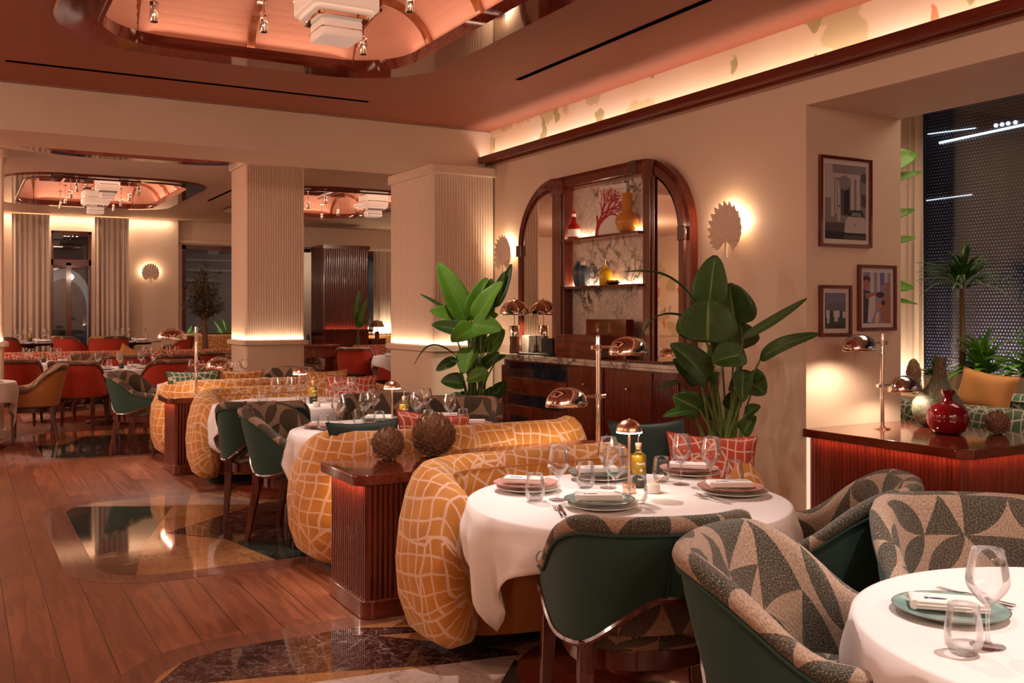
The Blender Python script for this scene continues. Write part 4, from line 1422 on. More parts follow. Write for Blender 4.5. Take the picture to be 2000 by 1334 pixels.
stones(r0, R0, .42, [
    ('wine_marble', [(300, 1345), (430, 1230), (900, 1225), (1000, 1262), (1020, 1288), (560, 1320)]),
    ('ochre_marble', [(740, 1243), (1250, 1200), (1300, 1245), (1040, 1275)]),
    ('white_marble', [(540, 1345), (820, 1306), (975, 1285), (1030, 1280), (1000, 1345)]),
    ('green_marble', [(940, 1400), (1005, 1290), (1060, 1320), (1065, 1400)]),
    ('white_marble', [(1065, 1400), (1040, 1300), (1240, 1290), (1500, 1330), (1500, 1450)])])
R2 = (.72, 10.62, 4.4, 13.0)
r2 = inlay(*R2, None, border=.12)
stones(r2, R2, .35, [
    ('green_marble', [(50, 870), (120, 870), (168, 852), (300, 848), (300, 905), (60, 905)]),
    ('wine_marble', [(230, 848), (340, 848), (340, 905), (190, 892)])])
R3 = (.72, 14.2, 4.4, 16.4)
r3 = inlay(*R3, None, border=.12)
stones(r3, R3, .35, [('white_marble', [(30, 812), (110, 808), (118, 822), (40, 830)]), ('wine_marble', [(40, 826), (160, 812), (260, 820), (250, 840), (40, 840)])])

# ================================================================ banquettes, consoles, lamps
bench = Stock(make_bench(1.90, .70, 'net_yellow', 'orange_seat'))
GB = 'yellow net-patterned curved banquettes'
bench.put('nearest yellow velvet banquette with cream net pattern, behind the front round table', (2.60, 4.22, 0), 0, GB)
bench.put('yellow net-patterned banquette backing on the far side of the nearest reeded console', (2.60, 4.97, 0), PI, GB)
bench.put('yellow net-patterned banquette in front of the far reeded console', (2.63, 8.95, 0), 0, GB)
bench.put('farthest yellow net-patterned banquette, left of the far reeded console', (2.60, 9.71, 0), PI, GB)
bench_g = Stock(make_bench(3.1, .62, 'net_green', 'green_velvet', .80))
bench_g.put('green net-patterned banquette right behind the low bar counter', (6.06, 3.95, 0), PI / 2, 'green banquettes at the side window')
bench_g.put('green net-patterned banquette against the planters of the side window', (7.53, 3.95, 0), -PI / 2, 'green banquettes at the side window')

def console(y0, y1, label, light):
    r = thing('reeded_console', label, 'console', group='reeded mahogany consoles between banquettes')
    x0, x1 = 1.60, 3.30
    MB().prism(rrect(x0, y0, x1, y1, .07), .638, .690).build('top', M['mahogany_h'], r, bev=.006)
    MB().prism(flute_outline(x0 + .07, y0 + .045, x1 - .05, y1 - .045, .027, .010), .085, .638).build('reeded_body', M['mahogany'], r, angle=50)
    MB().prism(rrect(x0 + .045, y0 + .02, x1 - .04, y1 - .02, .06), 0, .09).build('plinth', M['mahogany_h'], r, bev=.006)
    area('console_strip', (x0 + .035, (y0 + y1) / 2, .634), (0, 0, 0), .02, (y1 - y0) - .1, light * .3, (1, .5, .34))
    area('console_strip', (x0 + .2, y1 - .012, .634), (0, 0, 0), .3, .02, light * .55, (1, .72, .42))
    return r
console(4.30, 4.88, 'nearest reeded mahogany console with glossy top carrying two spiky balls', 1.6)
console(9.03, 9.62, 'far reeded mahogany console between the two farther yellow banquettes', 1.6)

rd1, rd2 = Stock(make_reading(1)), Stock(make_reading(-1))
rd1.put('polished two-shade pole lamp standing on the nearest console', (3.17, 4.60, .69), 0, 'two-shade pole lamps')
rd1.put('polished two-shade pole lamp standing on the bar counter below the framed pictures', (5.27, 4.37, .69), PI, 'two-shade pole lamps')
rd2_ = rd2.put('polished two-shade pole lamp standing on the far console', (1.90, 9.33, .69), 0, 'two-shade pole lamps')
rd2_.scale = (1, 1, 1)
for (x, y, z, tx, p) in ((2.95, 4.60, .95, 0, 5), (3.39, 4.60, 1.22, 0, 5), (2.11, 9.33, .95, 0, 5), (1.68, 9.33, 1.22, 0, 5), (5.49, 4.37, .95, 0, 4), (5.05, 4.37, 1.22, 0, 7)):
    spot('reading_lamp_light', (x, y, z), (x, y, 0), p * 1.1, (1, .76, .54), 150, .5, .03)

# bar counter
r = thing('bar_counter', 'low bar counter with glossy top and red-lit reeded front, below the framed pictures', 'counter')
def chamfer(x0, y0, x1, y1, c):
    return [(x0 + c, y0), (x1, y0), (x1, y1), (x0, y1), (x0, y0 + c)]
MB().prism(chamfer(4.83, 3.44, 5.86, 4.645, .07), .635, .69).build('top', M['mahogany_h'], r, bev=.006)
MB().prism(flute_outline(4.90, 3.52, 5.82, 4.64, .030, .010), .09, .635).build('reeded_front', M['mahogany'], r, angle=50)
MB().prism(chamfer(4.87, 3.49, 5.83, 4.642, .04), 0, .10).build('plinth', M['mahogany_h'], r, bev=.006)
area('bar_strip', (4.862, 4.05, .632), (0, 0, 0), .02, 1.1, .7, (1, .38, .24))
area('bar_strip', (5.35, 3.475, .632), (0, 0, 0), .9, .02, .55, (1, .38, .24))
struct(MB().box((4.874, 4.628, .1), (4.884, 4.648, .635)), 'trim_7', M['led_soft'], smooth=False)

# ornaments
cb1 = cone_ball('spiky_ceramic_ball', .088, 120, 4); cb2 = cone_ball('spiky_ceramic_ball', .118, 170, 5); cb3 = cone_ball('spiky_ceramic_ball', .075, 130, 6); cb4 = cone_ball('tall_ceramic_cone', .07, 200, 7, 2.6)
def putone(mk, label, loc, rz=0, group=None):
    o = mk(); o.location = loc; o.rotation_euler = (0, 0, rz); o['label'] = label
    if group: o['group'] = group
    return o
x, y = at(748, 880, .69)
putone(cb1, 'smaller spiky brown ceramic ball on the nearest console', (1.93, 4.72, .69), 0, 'spiky ceramic balls')
putone(cb2, 'larger spiky brown ceramic ball on the nearest console', (2.19, 4.72, .69), 1, 'spiky ceramic balls')
putone(cb3, 'spiky brown ceramic ball on the bar counter beside the crimson pomegranate', (5.68, 3.83, .69), 0, 'spiky ceramic balls')
putone(cb4, 'tall spiky brown ceramic cone on the window ledge beside the curtain', (7.66, 6.0, .70), 0)
r = thing('pomegranate_vase', 'glossy crimson ceramic pomegranate on the bar counter', 'ornament', (5.42, 3.99, .69))
MB().lathe([(0, 0), (.06, 0), (.1, .02), (.122, .065), (.128, .105), (.12, .145), (.095, .18), (.055, .2), (.03, .207), (0, .21)], 40).build('fruit_body', M['pome'], r)
mb = MB(); n = 36
rows = []
for z, rr_ in ((.2, .034), (.222, .024), (.24, .03), (.258, .042)):
    rows.append([(rr_ * math.cos(2 * PI * j / n), rr_ * math.sin(2 * PI * j / n), z + (.022 * abs(math.sin(3 * 2 * PI * j / n / 1)) if z > .25 else 0)) for j in range(n)])
rows += [[(x * .85, y * .85, z) for x, y, z in rows[-1]], [(x * .5, y * .5, .215) for x, y, z in rows[0]]]
mb.grid(rows, cv=True); fixn(mb.build('crown', M['pome'], r))
r = thing('gourd_vase', 'mottled green gourd-shaped vase with long neck on the bar counter', 'ornament', (5.70, 4.28, .69))
mb = MB(); rows = []
for i, (z, rr_, ox) in enumerate(((0, .07, 0), (.01, .10, 0), (.05, .145, 0), (.11, .165, 0), (.17, .155, 0), (.22, .12, .005), (.26, .082, .012), (.30, .058, .02), (.35, .045, .028), (.40, .037, .034), (.44, .033, .038), (.46, .037, .04), (.468, .034, .04))):
    rows.append([(ox + rr_ * (1 + .05 * max(0, 1 - z / .3) * math.cos(7 * 2 * PI * j / 56)) * math.cos(2 * PI * j / 56), rr_ * (1 + .05 * max(0, 1 - z / .3) * math.cos(7 * 2 * PI * j / 56)) * math.sin(2 * PI * j / 56), z) for j in range(56)])
mb.grid(rows, cv=True, cap=(True, True)); fixn(mb.build('gourd_body', M['gourd'], r))

# ================================================================ chairs
def chair(st, label, x, y, az, group):
    return st.put(label, (x, y, 0), -math.radians(az), group)
GC = 'green velvet tub chairs with leaf-patterned upholstery'
chair(chair_green[0], 'green tub chair seen from behind, at the near edge of the front round table', 1.96, 2.62, 20, GC)
chair(chair_green[1], 'green tub chair at the right side of the front round table, by the bar', 2.78, 2.62, -40, GC)
chair(chair_green[2], 'nearest green tub chair, its leaf-patterned inside turned to the table at lower right', 1.95, 1.79, 148, GC)
chair(chair_green[0], 'tub chair at the right edge of the picture, behind the table at lower right', 2.72, 1.84, -145, GC)
chair(chair_green[2], 'green tub chair seen from behind, at the near side of the third round table', 1.90, 6.98, 20, GC)
chair(chair_green[1], 'green tub chair left of the second round table, showing its patterned inside', 1.93, 6.22, 130, GC)
chair(chair_green[0], 'patterned tub chair at the right of the second round table, before the big plant', 3.0, 6.12, -142, GC)
chair(chair_green[2], 'patterned tub chair behind the wine glasses of the second round table', 2.66, 6.62, -160, GC)
chair(chair_green[1], 'green tub chair beside the farthest yellow banquette, left of it', 1.66, 10.72, 118, GC)
chair(chair_green[0], 'patterned tub chair in front of the base of the left fluted column', 3.05, 10.6, -130, GC)
GRR = 'red velvet tub chairs in the far part of the room'
chair(chair_red, 'red velvet tub chair left of the white-clothed square-draped table, seen from behind', 1.30, 13.42, 24, GRR)
chair(chair_red, 'red velvet tub chair right of the white-clothed table, above the farthest yellow banquette', 2.26, 13.2, -20, GRR)
chair(chair_red, 'red velvet tub chair behind the amber chair at the left edge', .62, 14.2, 10, GRR)
chair(chair_red, 'red tub chair whose back shows right of the oil bottle on the white-clothed table', 2.1, 15.1, 6, GRR)
chair(chair_red, 'red tub chair behind the right red chair, partly hidden by it', 2.75, 14.9, 2, GRR)
chair(chair_red, 'large red tub chair between the two fluted columns', 6.05, 16.3, 28, GRR)
chair(chair_red, 'red tub chair low in the gap left of the left fluted column', 3.4, 15.5, 12, GRR)
GAA = 'amber velvet tub chairs in the far part of the room'
chair(chair_amber, 'amber velvet tub chair at the left edge, seen from its side', .70, 12.35, -86, GAA)
chair(chair_amber, 'amber tub chair with patterned inside right of the right red chair', 2.95, 14.0, -62, GAA)
chair(chair_amber, 'amber tub chair under the dark host stand between the columns', 5.55, 17.6, 160, GAA)
chair(chair_amber, 'tub chair with pale leaf-patterned inside facing us behind the white-clothed table', 1.65, 15.1, 178, GAA)
GGo = 'gold-patterned tub chairs at the marble tables by the curtains'
for lb, x, y, az in (('gold-patterned tub chair between the two marble tables at the far curtains', 1.72, 18.3, 62),
                     ('gold-patterned tub chair right of the right marble table', 3.35, 18.35, -75),
                     ('gold-patterned tub chair before the right marble table, under the right curtain', 2.2, 17.95, 10),
                     ('gold-patterned tub chair at the left marble table, left edge of picture', .55, 18.1, 15)):
    c = chair_gold.put(lb, (x, y, .25), -math.radians(az), GGo)
struct(MB().box((-5.5, 17.55, 0), (4.6, 20.8, .25)), 'floor_platform', M['planks'], smooth=False)

# ================================================================ tables
tb = Stock(make_table(.60)); tbs = Stock(make_table(.54))
TABS = {}
def table(key, name, x, y, r_, half, rot, seed, st=tb, z=0, cloth=True):
    st.put('mahogany pedestal base of ' + name, (x, y, z), 0, 'round pedestal tables')
    if cloth:
        o = make_cloth(r_, half, .71, rot, seed); o.location = (x, y, z)
        tag(o, 'white cloth on ' + name, 'tablecloth', 'white tablecloths')
    TABS[key] = (x, y, z)
table('R', 'the round table at lower right', 2.345, 1.245, .61, .86, .3, 1)
table('1', 'the front round table beside the nearest banquette', 2.31, 3.15, .635, .755, PI / 4, 2)
table('2', 'the second round table, beyond the spiky balls', 2.40, 5.80, .64, .77, PI / 4, 3)
table('3', 'the third round table, with the farthest lit table lamp', 2.36, 7.86, .62, .76, PI / 4, 4)
table('4', 'the fourth round table, before the left fluted column', 2.38, 10.5, .62, .76, PI / 4, 5)
table('5', 'the table between two red chairs at left', 1.85, 14.0, .57, .76, PI / 4 + .25, 6, tbs)
table('6', 'the table cut by the left edge', -.02, 11.95, .54, .74, PI / 4, 7, tbs)
table('7', 'the far table behind the left red chairs', 1.05, 16.2, .56, .72, .2, 8, tbs)
table('8', 'the far table before the long red bench', 2.75, 16.2, .56, .72, .5, 9, tbs)
table('9', 'the far table left of the left fluted column', 4.2, 16.3, .56, .72, .1, 10, tbs)
table('12', 'the far table between the fluted columns', 6.75, 15.7, .56, .72, .1, 11, tbs)
table('G', 'the table between the green banquettes', 6.85, 3.85, .52, .68, .1, 12, tbs)

# marble-topped tables on the platform
def make_marble_table():
    t = thing('marble_table', '', 'table')
    MB().lathe([(0, .68), (.57, .68), (.58, .69), (.58, .71), (0, .71)], 48).build('tabletop', M['calacatta'], t)
    MB().lathe([(0, .64), (.4, .64), (.42, .68), (0, .68)], 32).build('underframe', M['darkwood'], t)
    MB().lathe([(0, 0), (.3, 0), (.3, .03), (.1, .05), (.1, .6), (.16, .64), (0, .64)], 32).build('pedestal', M['mahogany'], t)
    return t
mt = Stock(make_marble_table)
mt.put('round marble-topped table at the far left, under the left curtain', (1.02, 18.9, .25), 0, 'marble-topped tables')
mt.put('round marble-topped table under the right curtain by the fan lamp', (2.62, 18.75, .25), 0, 'marble-topped tables')

# ---------------------------------------------------------------- tableware
ZT = .7115
def face_cam(x, y, extra=0): return -math.atan2(x, y) + extra
NT = {'1': 'front round table', '2': 'second round table', '3': 'third round table', '4': 'fourth round table', 'R': 'lower right table'}
def row(st, key, items, what, group, dz=0.0, rot=None):
    for it in items:
        px, py, where = it[:3]
        x, y = at(px, py, ZT + dz)
        st.put('%s %s of %s' % (what, where, NT[key]), (x, y, ZT + dz), (rot if rot is not None else random.uniform(0, 6)) + (it[3] if len(it) > 3 else 0), group)
def lay(st, H, T, label, group, z=ZT):
    a, b = at(*H, z), at(*T, z)
    st.put(label, (a[0], a[1], z), math.atan2(-(b[0] - a[0]), b[1] - a[1]), group)
W = 'wine glasses'; TU = 'stemless water tumblers'; PL = 'glazed plates'; NA = 'folded napkins with blue fish'; CU = 'forks and knives'
row(wine, '1', [(1090, 976, 'at the left side, alone,'), (1201, 981, 'in the middle, nearest the lamp stem,'), (1188, 953, 'at the back, behind the middle glass,'),
                (1330, 946, 'at the back right, before the red cushion,'), (1388, 953, 'at the far right, rightmost wine glass')], 'empty wine glass', W)
row(tumbler, '1', [(1045, 978, 'in front of the left pink plate'), (1144, 952, 'by the back green plate'), (1245, 983, 'in front of the table lamp base'),
                   (1292, 940, 'behind the salt pot'), (1434, 948, 'near the right pink plate, rightmost tumbler')], 'clear stemless tumbler', TU)
def setting(key, px, py, colour, where, nz=-.5, napk=True, under=True, fan=0):
    x, y = at(px, py, ZT)
    st = {'green': plate_g, 'pink': plate_p, 'white': plate_w}[colour]
    z = ZT
    if under:
        plate_w.put('white plate under the %s plate %s of %s' % (colour, where, NT[key]), (x + .012, y - .008, z), 0, 'white under plates'); z += .0175
    st.put('%s glazed plate %s of %s' % (colour, where, NT[key]), (x, y, z), fan, PL)
    if napk:
        napkin.put('napkin with blue fish on %s plate %s of %s' % (colour, where, NT[key]), (x, y, z + .0165), nz, NA)
RZ = -math.radians(29.5)
setting('1', 1026, 957, 'pink', 'at the left', RZ - .25)
setting('1', 1168, 935, 'green', 'at the back left', RZ + .1)
setting('1', 1171, 991, 'green', 'at the front', RZ + .0)
setting('1', 1346, 927, 'pink', 'at the back right', RZ - .3)
setting('1', 1427, 965, 'pink', 'at the right', RZ + .05)
lay(fork, (1098, 1011), (1078, 980), 'steel fork left of the front green plate of the front round table', CU)
lay(knife, (1105, 1010), (1088, 979), 'steel knife left of the front green plate of the front round table', CU)
lay(fork, (1428, 985), (1340, 966), 'steel fork before the right pink plate of the front round table', CU)
lay(knife, (1434, 981), (1352, 963), 'steel knife before the right pink plate of the front round table', CU)
lay(fork, (1412, 936), (1386, 925), 'steel fork behind the rightmost wine glass of the front round table', CU)
for key, lp, bp, pp in (('1', (1229, 962), (1247, 951), (1275, 962)), ('2', (766, 833), (789, 829), (806, 834)), ('3', (585, 791), (612, 788), (618, 794))):
    x, y = at(*lp, ZT); tlamp.put('small mushroom table lamp with brass dome, lit, on ' + NT[key], (x, y, ZT), 0, 'brass mushroom table lamps')
    point('table_lamp_light', (x, y - .0, ZT + .235), .7, (1, .8, .62), .03)
    x, y = at(*bp, ZT); bottle.put('olive oil bottle with printed name on ' + NT[key], (x, y, ZT), face_cam(x, y, .35), 'olive oil bottles')
    x, y = at(*pp, ZT); pot.put('white salt pot with wooden lid and spoon on ' + NT[key], (x, y, ZT), face_cam(x, y, 0), 'salt pots')
row(wine, '2', [(661, 836, 'at the left side'), (713, 829, 'left of the lamp stem'), (730, 820, 'behind the glass left of the lamp'), (813, 828, 'right of the oil bottle'),
                (832, 819, 'at the back right'), (879, 833, 'at the far right')], 'empty wine glass', W)
row(tumbler, '2', [(632, 841, 'at the far left end'), (701, 831, 'among the left wine glasses'), (741, 836, 'just left of the lamp'), (836, 833, 'behind the larger spiky ball'), (904, 830, 'at the right end')], 'clear stemless tumbler', TU)
setting('2', 634, 835, 'pink', 'at the left end', RZ, True, False)
setting('2', 742, 826, 'green', 'at the back', RZ)
setting('2', 872, 822, 'white', 'at the back right', RZ, True, True)
setting('2', 922, 836, 'pink', 'at the right end', RZ)
lay(fork, (918, 846), (880, 836), 'steel fork at the right end of the second round table', CU)
lay(knife, (922, 844), (884, 834), 'steel knife at the right end of the second round table', CU)
row(wine, '3', [(538, 789, 'at the left'), (568, 787, 'left of the lamp'), (591, 780, 'behind the lamp'), (660, 785, 'right of the oil bottle'), (686, 787, 'before the red cushion')], 'empty wine glass', W)
row(tumbler, '3', [(513, 789, 'at the left end'), (588, 798, 'in front of the lamp'), (644, 783, 'right of the salt pot')], 'clear stemless tumbler', TU)
setting('3', 508, 788, 'pink', 'at the left end', RZ, True, False)
setting('3', 690, 781, 'green', 'at the back right', RZ)
row(wine, '4', [(375, 741, 'left of the chrome pole'), (392, 741, 'just right of the chrome pole'), (433, 742, 'under the chrome shade'), (463, 744, 'before the column'), (479, 739, 'at the right, rightmost wine glass')], 'empty wine glass', W)
row(tumbler, '4', [(479, 752, 'at the right'), (366, 745, 'at the left')], 'clear stemless tumbler', TU)
setting('4', 505, 747, 'white', 'at the right end', RZ, True, True)
x, y = at(449, 743, ZT); bottle.put('olive oil bottle on the fourth round table, before the left fluted column', (x, y, ZT), face_cam(x, y), 'olive oil bottles')
# lower right table
row(wine, 'R', [(1929, 1262, 'at its left rim')], 'large empty wine glass', W)
row(tumbler, 'R', [(1882, 1277, 'in front of the green plate')], 'clear stemless tumbler', TU)
setting('R', 1856, 1198, 'green', 'at its left rim', RZ - .28, True, False)
lay(knife, (1978, 1190), (1796, 1156), 'steel knife behind the green plate of the table at lower right', CU)
lay(fork, (1984, 1184), (1836, 1153), 'steel fork behind the green plate of the table at lower right', CU)

def far_set(key, desc, n=4, r_=.33, z0=0.0, bot=True, a0=.4, rng=3):
    x0, y0, z = TABS[key] if key in TABS else key
    rnd = random.Random(rng)
    names = {0: 'far right', 1: 'far left', 2: 'near left', 3: 'near right'}
    for i in range(n):
        a = a0 + 2 * PI * i / n
        c, s_ = math.cos(a - .5), math.sin(a - .5)
        wh = '%s, %s' % (names[int(((a - .0) % (2 * PI)) / (PI / 2)) % 4], desc)
        zz = z + ZT + z0
        px, py = x0 + r_ * math.cos(a), y0 + r_ * math.sin(a)
        plate_w.put('white plate, ' + wh, (px, py, zz), 0, 'white plates on the far tables')
        napkin.put('folded napkin on plate, ' + wh, (px, py, zz + .0165), a, 'napkins on the far tables')
        q = a + .55
        wine.put('wine glass, ' + wh, (x0 + r_ * .75 * math.cos(q), y0 + r_ * .75 * math.sin(q), zz), 0, 'wine glasses on the far tables')
        q = a + .95
        tumbler.put('stemless tumbler, ' + wh, (x0 + r_ * .9 * math.cos(q), y0 + r_ * .9 * math.sin(q), zz), 0, 'tumblers on the far tables')
    if bot:
        bottle.put('olive oil bottle in the middle of ' + desc, (x0 + .02, y0 - .03, z + ZT + z0), face_cam(x0, y0), 'olive oil bottles on the far tables')
        pot.put('white salt pot in the middle of ' + desc, (x0 + .12, y0 - .05, z + ZT + z0), 0, 'salt pots on the far tables')
far_set('5', 'the white-clothed table between two red chairs', 4, .36, a0=.9)
far_set('6', 'the white-clothed table at the left edge', 3, .33, bot=False, a0=-.6)
far_set('7', 'the white-clothed table behind the left red chair', 4, .36)
far_set('8', 'the white-clothed table before the long red bench', 4, .36)
far_set('9', 'the white-clothed table left of the left column', 4, .36)
far_set('12', 'the white-clothed table between the two columns', 4, .36)
far_set('G', 'the table between the green banquettes', 4, .34, bot=False)
far_set((1.02, 18.9, .25), 'the left marble table under the curtains', 3, .36, a0=1.2)
far_set((2.62, 18.75, .25), 'the right marble table under the curtains', 3, .36, a0=1.2)

# ================================================================ cushions
RC = 'scatter cushions on the banquettes'
def cushion(mk, label, loc, eul):
    o = mk(); put3(o, loc, eul); o['label'] = label; o['group'] = RC
    return o
TL = -.28
cushion(make_pillow(.46, .40, .15, 'darkgreen_velvet', 'net_green', 'darkgreen_velvet'), 'dark green velvet cushion behind the front table lamp', (3.12, 4.03, .70), (-.32, 0, -.12))
cushion(make_pillow(.46, .36, .15, 'net_red', 'red_velvet', 'red_velvet'), 'red net-patterned cushion behind the right wine glasses of the front round table', (3.30, 3.78, .66), (-.25, .05, -.52))
cushion(make_pillow(.44, .36, .14, 'darkgreen_velvet', 'darkgreen_velvet', 'darkgreen_velvet'), 'dark green velvet cushion leaning over the banquette beside the small spiky ball', (1.99, 5.18, .67), (.35, 0, PI + .05))
cushion(make_pillow(.46, .38, .14, 'net_red', 'net_red', 'red_velvet'), 'red net-patterned cushion behind the small spiky ball', (2.42, 5.22, .68), (.3, -.12, PI - .1))
cushion(make_pillow(.46, .38, .14, 'net_red', 'net_red', 'red_velvet'), 'red net-patterned cushion at the right of the third round table', (3.10, 8.45, .70), (-.25, 0, -.35))
cushion(make_pillow(.42, .38, .14, 'net_yellow', 'net_yellow', 'amber_velvet'), 'yellow net-patterned cushion behind the red one at the third round table', (2.95, 8.72, .74), (-.2, 0, -.1))
cushion(make_pillow(.52, .36, .14, 'net_green', 'net_green', 'darkgreen_velvet'), 'green net-patterned cushion on the farthest yellow banquette by the pole lamp', (2.0, 9.93, .71), (.3, 0, PI))
cushion(make_pillow(.42, .36, .14, 'net_yellow', 'net_yellow', 'amber_velvet'), 'yellow net-patterned cushion right of the green one on the farthest banquette', (2.5, 9.95, .70), (.3, 0, PI))
cushion(make_pillow(.5, .36, .15, 'amber_velvet', 'amber_velvet', 'amber_velvet'), 'plain amber cushion on the green banquette by the planters', tuple(atX(1924, 768, 7.2)), (-.3, .12, -PI / 2))
cushion(make_pillow(.5, .32, .13, 'red_velvet', 'net_red', 'red_velvet'), 'dark red cushion on the green banquette behind the bar', (6.42, 3.75, .72), (.35, 0, -PI / 2))
cushion(make_pillow(.4, .34, .13, 'amber_velvet', 'net_yellow', 'amber_velvet'), 'gold cushion on the long red bench at the back', (2.4, 17.05, .72), (-.2, .5, 0))

# long straight benches at the back
def long_bench(name, label, x0, x1, y, top, mat, seatm, z=0.0):
    r = thing(name, label, 'bench', ((x0 + x1) / 2, y, z))
    h = (x1 - x0) / 2
    prof = [(0.02, .1), (-.02, .4), (0, top - .06), (.03, top - .01), (.08, top + .01), (.13, top - .01), (.16, top - .06), (.17, .1)]
    prof = [(-a + .17, b) for a, b in prof]
    rows, uv = [], []
    K = 12
    for i in range(K + 1):
        xx = -h + 2 * h * i / K
        rows.append([(xx, a, b) for a, b in prof]); vl = [0]
        for k in range(1, len(prof)): vl.append(vl[-1] + math.dist(prof[k], prof[k - 1]))
        vl.append(vl[-1] + .1); uv.append([(xx, v) for v in vl])
    mb = MB(); mb.grid(rows, uv, cv=True, cap=(True, True)); fixn(mb.build('backrest', M[mat], r, angle=60))
    MB().box((-h + .05, -.45, .1), (h - .05, .0, .44)).build('seat', M[seatm], r, bev=.03)
    MB().box((-h + .08, -.4, 0), (h - .08, .1, .1)).build('plinth', M['black'], r, smooth=False)
    return r
long_bench('long_bench', 'long red net-patterned bench across the far left part of the room', -1.5, 4.5, 17.3, .82, 'net_red', 'red_velvet')
long_bench('long_bench', 'yellow net-patterned window bench behind the potted tree', 4.0, 6.5, 20.6, 1.0, 'net_yellow', 'orange_seat')
long_bench('long_bench', 'yellow net-patterned bench beneath the curtain between the columns', 7.9, 10.5, 20.5, .95, 'net_yellow', 'orange_seat')
long_bench('long_bench', 'red net-patterned bench between the columns behind the pepper mill', 6.9, 10.5, 18.6, .80, 'net_red', 'red_velvet')

# host stand between the columns
r = thing('host_stand', 'dark mahogany side table between the fluted columns', 'side table', (5.45, 16.9, 0))
MB().box((-.75, -.3, .86), (.42, .3, .90)).build('top', M['mahogany_h'], r, bev=.006)
MB().box((-.72, -.27, .68), (.39, .27, .86)).build('apron', M['mahogany'], r, smooth=False)
for sx in (-.70, .33):
    for sy in (-.25, .2):
        MB().box((sx, sy, 0), (sx + .05, sy + .05, .68)).build('leg', M['mahogany'], r, smooth=False)
r = thing('pepper_mill', 'dark wooden pepper mill on the far table between the columns', 'pepper mill', (6.72, 15.62, ZT))
MB().lathe([(0, 0), (.03, 0), (.032, .02), (.022, .08), (.028, .14), (.02, .16), (.03, .19), (.024, .22), (0, .23)], 20).build('mill_body', M['darkwood'], r)
MB().ball((0, 0, .24), .012, 10, 8).build('knob', M['darkwood'], r)
r = thing('pepper_mill', 'dark pepper mill standing on the mahogany side table between the columns', 'pepper mill', (5.35, 16.8, .90))
MB().lathe([(0, 0), (.03, 0), (.032, .02), (.022, .06), (.028, .10), (.02, .12), (.03, .14), (.024, .16), (0, .17)], 20).build('mill_body', M['black'], r)
MB().ball((0, 0, .18), .012, 10, 8).build('knob', M['black'], r)
# ================================================================ arched mirror cabinet on the right wall
XW = 4.87
cab = thing('mirror_cabinet', 'tall mahogany cabinet frame with rounded arch, side mirrors and marble-backed shelves', 'cabinet')
def arch_path(y0, y1, z0, ztop, r_, n=14):
    """from bottom left (far, y1) up and over to bottom right (near, y0)"""
    p = [(y1, z0), (y1, ztop - r_)]
    for i in range(1, n + 1):
        t = PI / 2 * i / n; p.append((y1 - r_ + r_ * math.cos(t), ztop - r_ + r_ * math.sin(t)))
    for i in range(0, n + 1):
        t = PI / 2 * i / n; p.append((y0 + r_ - r_ * math.sin(t), ztop - r_ + r_ * math.cos(t)))
    p.append((y0, z0))
    return p
Y0, Y1, ZB, ZTOP, RR = 5.74, 8.34, 1.075, 2.70, .62
outl = arch_path(Y0, Y1, ZB, ZTOP, RR)
def offset_rows(steps):
    rows = []
    n = len(outl)
    for i, (y, z) in enumerate(outl):
        # inward normal of the arch
        p, q = outl[max(i - 1, 0)], outl[min(i + 1, n - 1)]
        dy, dz = q[0] - p[0], q[1] - p[1]; l = math.hypot(dy, dz)
        ny, nz = dz / l, -dy / l
        if (Y0 + Y1) / 2 * ny + 1.8 * nz < y * ny + z * nz: ny, nz = -ny, -nz
        rows.append([(XW - px, y + ny * o, z + nz * o) for o, px in steps])
    return rows
mb = MB(); mb.grid(offset_rows([(0, 0), (0, .075), (.035, .085), (.04, .105), (.10, .105), (.105, .085), (.12, .08), (.12, 0)]), cv=True, cap=(True, True))
fixn(mb.build('arched_frame', M['mahogany'], cab, angle=35))
# mirrors and marble backing
def strip_poly(y0, y1, x, name, mat, th=.012, inset=.13):
    """part of the arch interior between y0 and y1"""
    pts = []
    K = 24
    for i in range(K + 1):
        y = lerp(y0, y1, i / K)
        zt = ZTOP - inset
        for yy, s in ((Y0, 1), (Y1, -1)):
            c = yy + s * RR
            if (y - c) * s < 0:
                rr_ = RR - inset
                zt = ZTOP - RR + math.sqrt(max(0.0, rr_ * rr_ - (y - c) ** 2))
        pts.append((y, zt))
    poly = [(y0, ZB)] + [(y1, ZB)] + pts[::-1]
    mb = MB(); n = len(poly)
    k = mb.add([(x - th, y, z) for y, z in poly] + [(x, y, z) for y, z in poly])
    mb.face([k + i for i in range(n)]); mb.face([k + n + i for i in range(n)][::-1])
    for i in range(n):
        j = (i + 1) % n; mb.face([k + i, k + n + i, k + n + j, k + j])
    return fixn(mb.build(name, mat, cab, smooth=False))
strip_poly(Y0 + .10, 6.12, XW - .075, 'mirror_panel', M['mirror'])
strip_poly(7.68, Y1 - .10, XW - .075, 'mirror_panel', M['mirror'])
strip_poly(6.28, 7.50, XW - .002, 'marble_back', M['calacatta'])
for y0, y1 in ((6.13, 6.30), (7.45, 7.68)):
    mb = MB(); mb.box((XW - .105, y0 + .01, ZB), (XW - .002, y1 - .01, 2.585)); mb.box((XW - .117, y0 + .05, ZB), (XW - .105, y1 - .05, 2.585))
    mb.box((XW - .122, y0 + .02, 2.53), (XW - .09, y1 - .02, 2.67))
    mb.build('post', M['mahogany'], cab, smooth=False, bev=.004)
S1, S2 = 2.115, 1.69
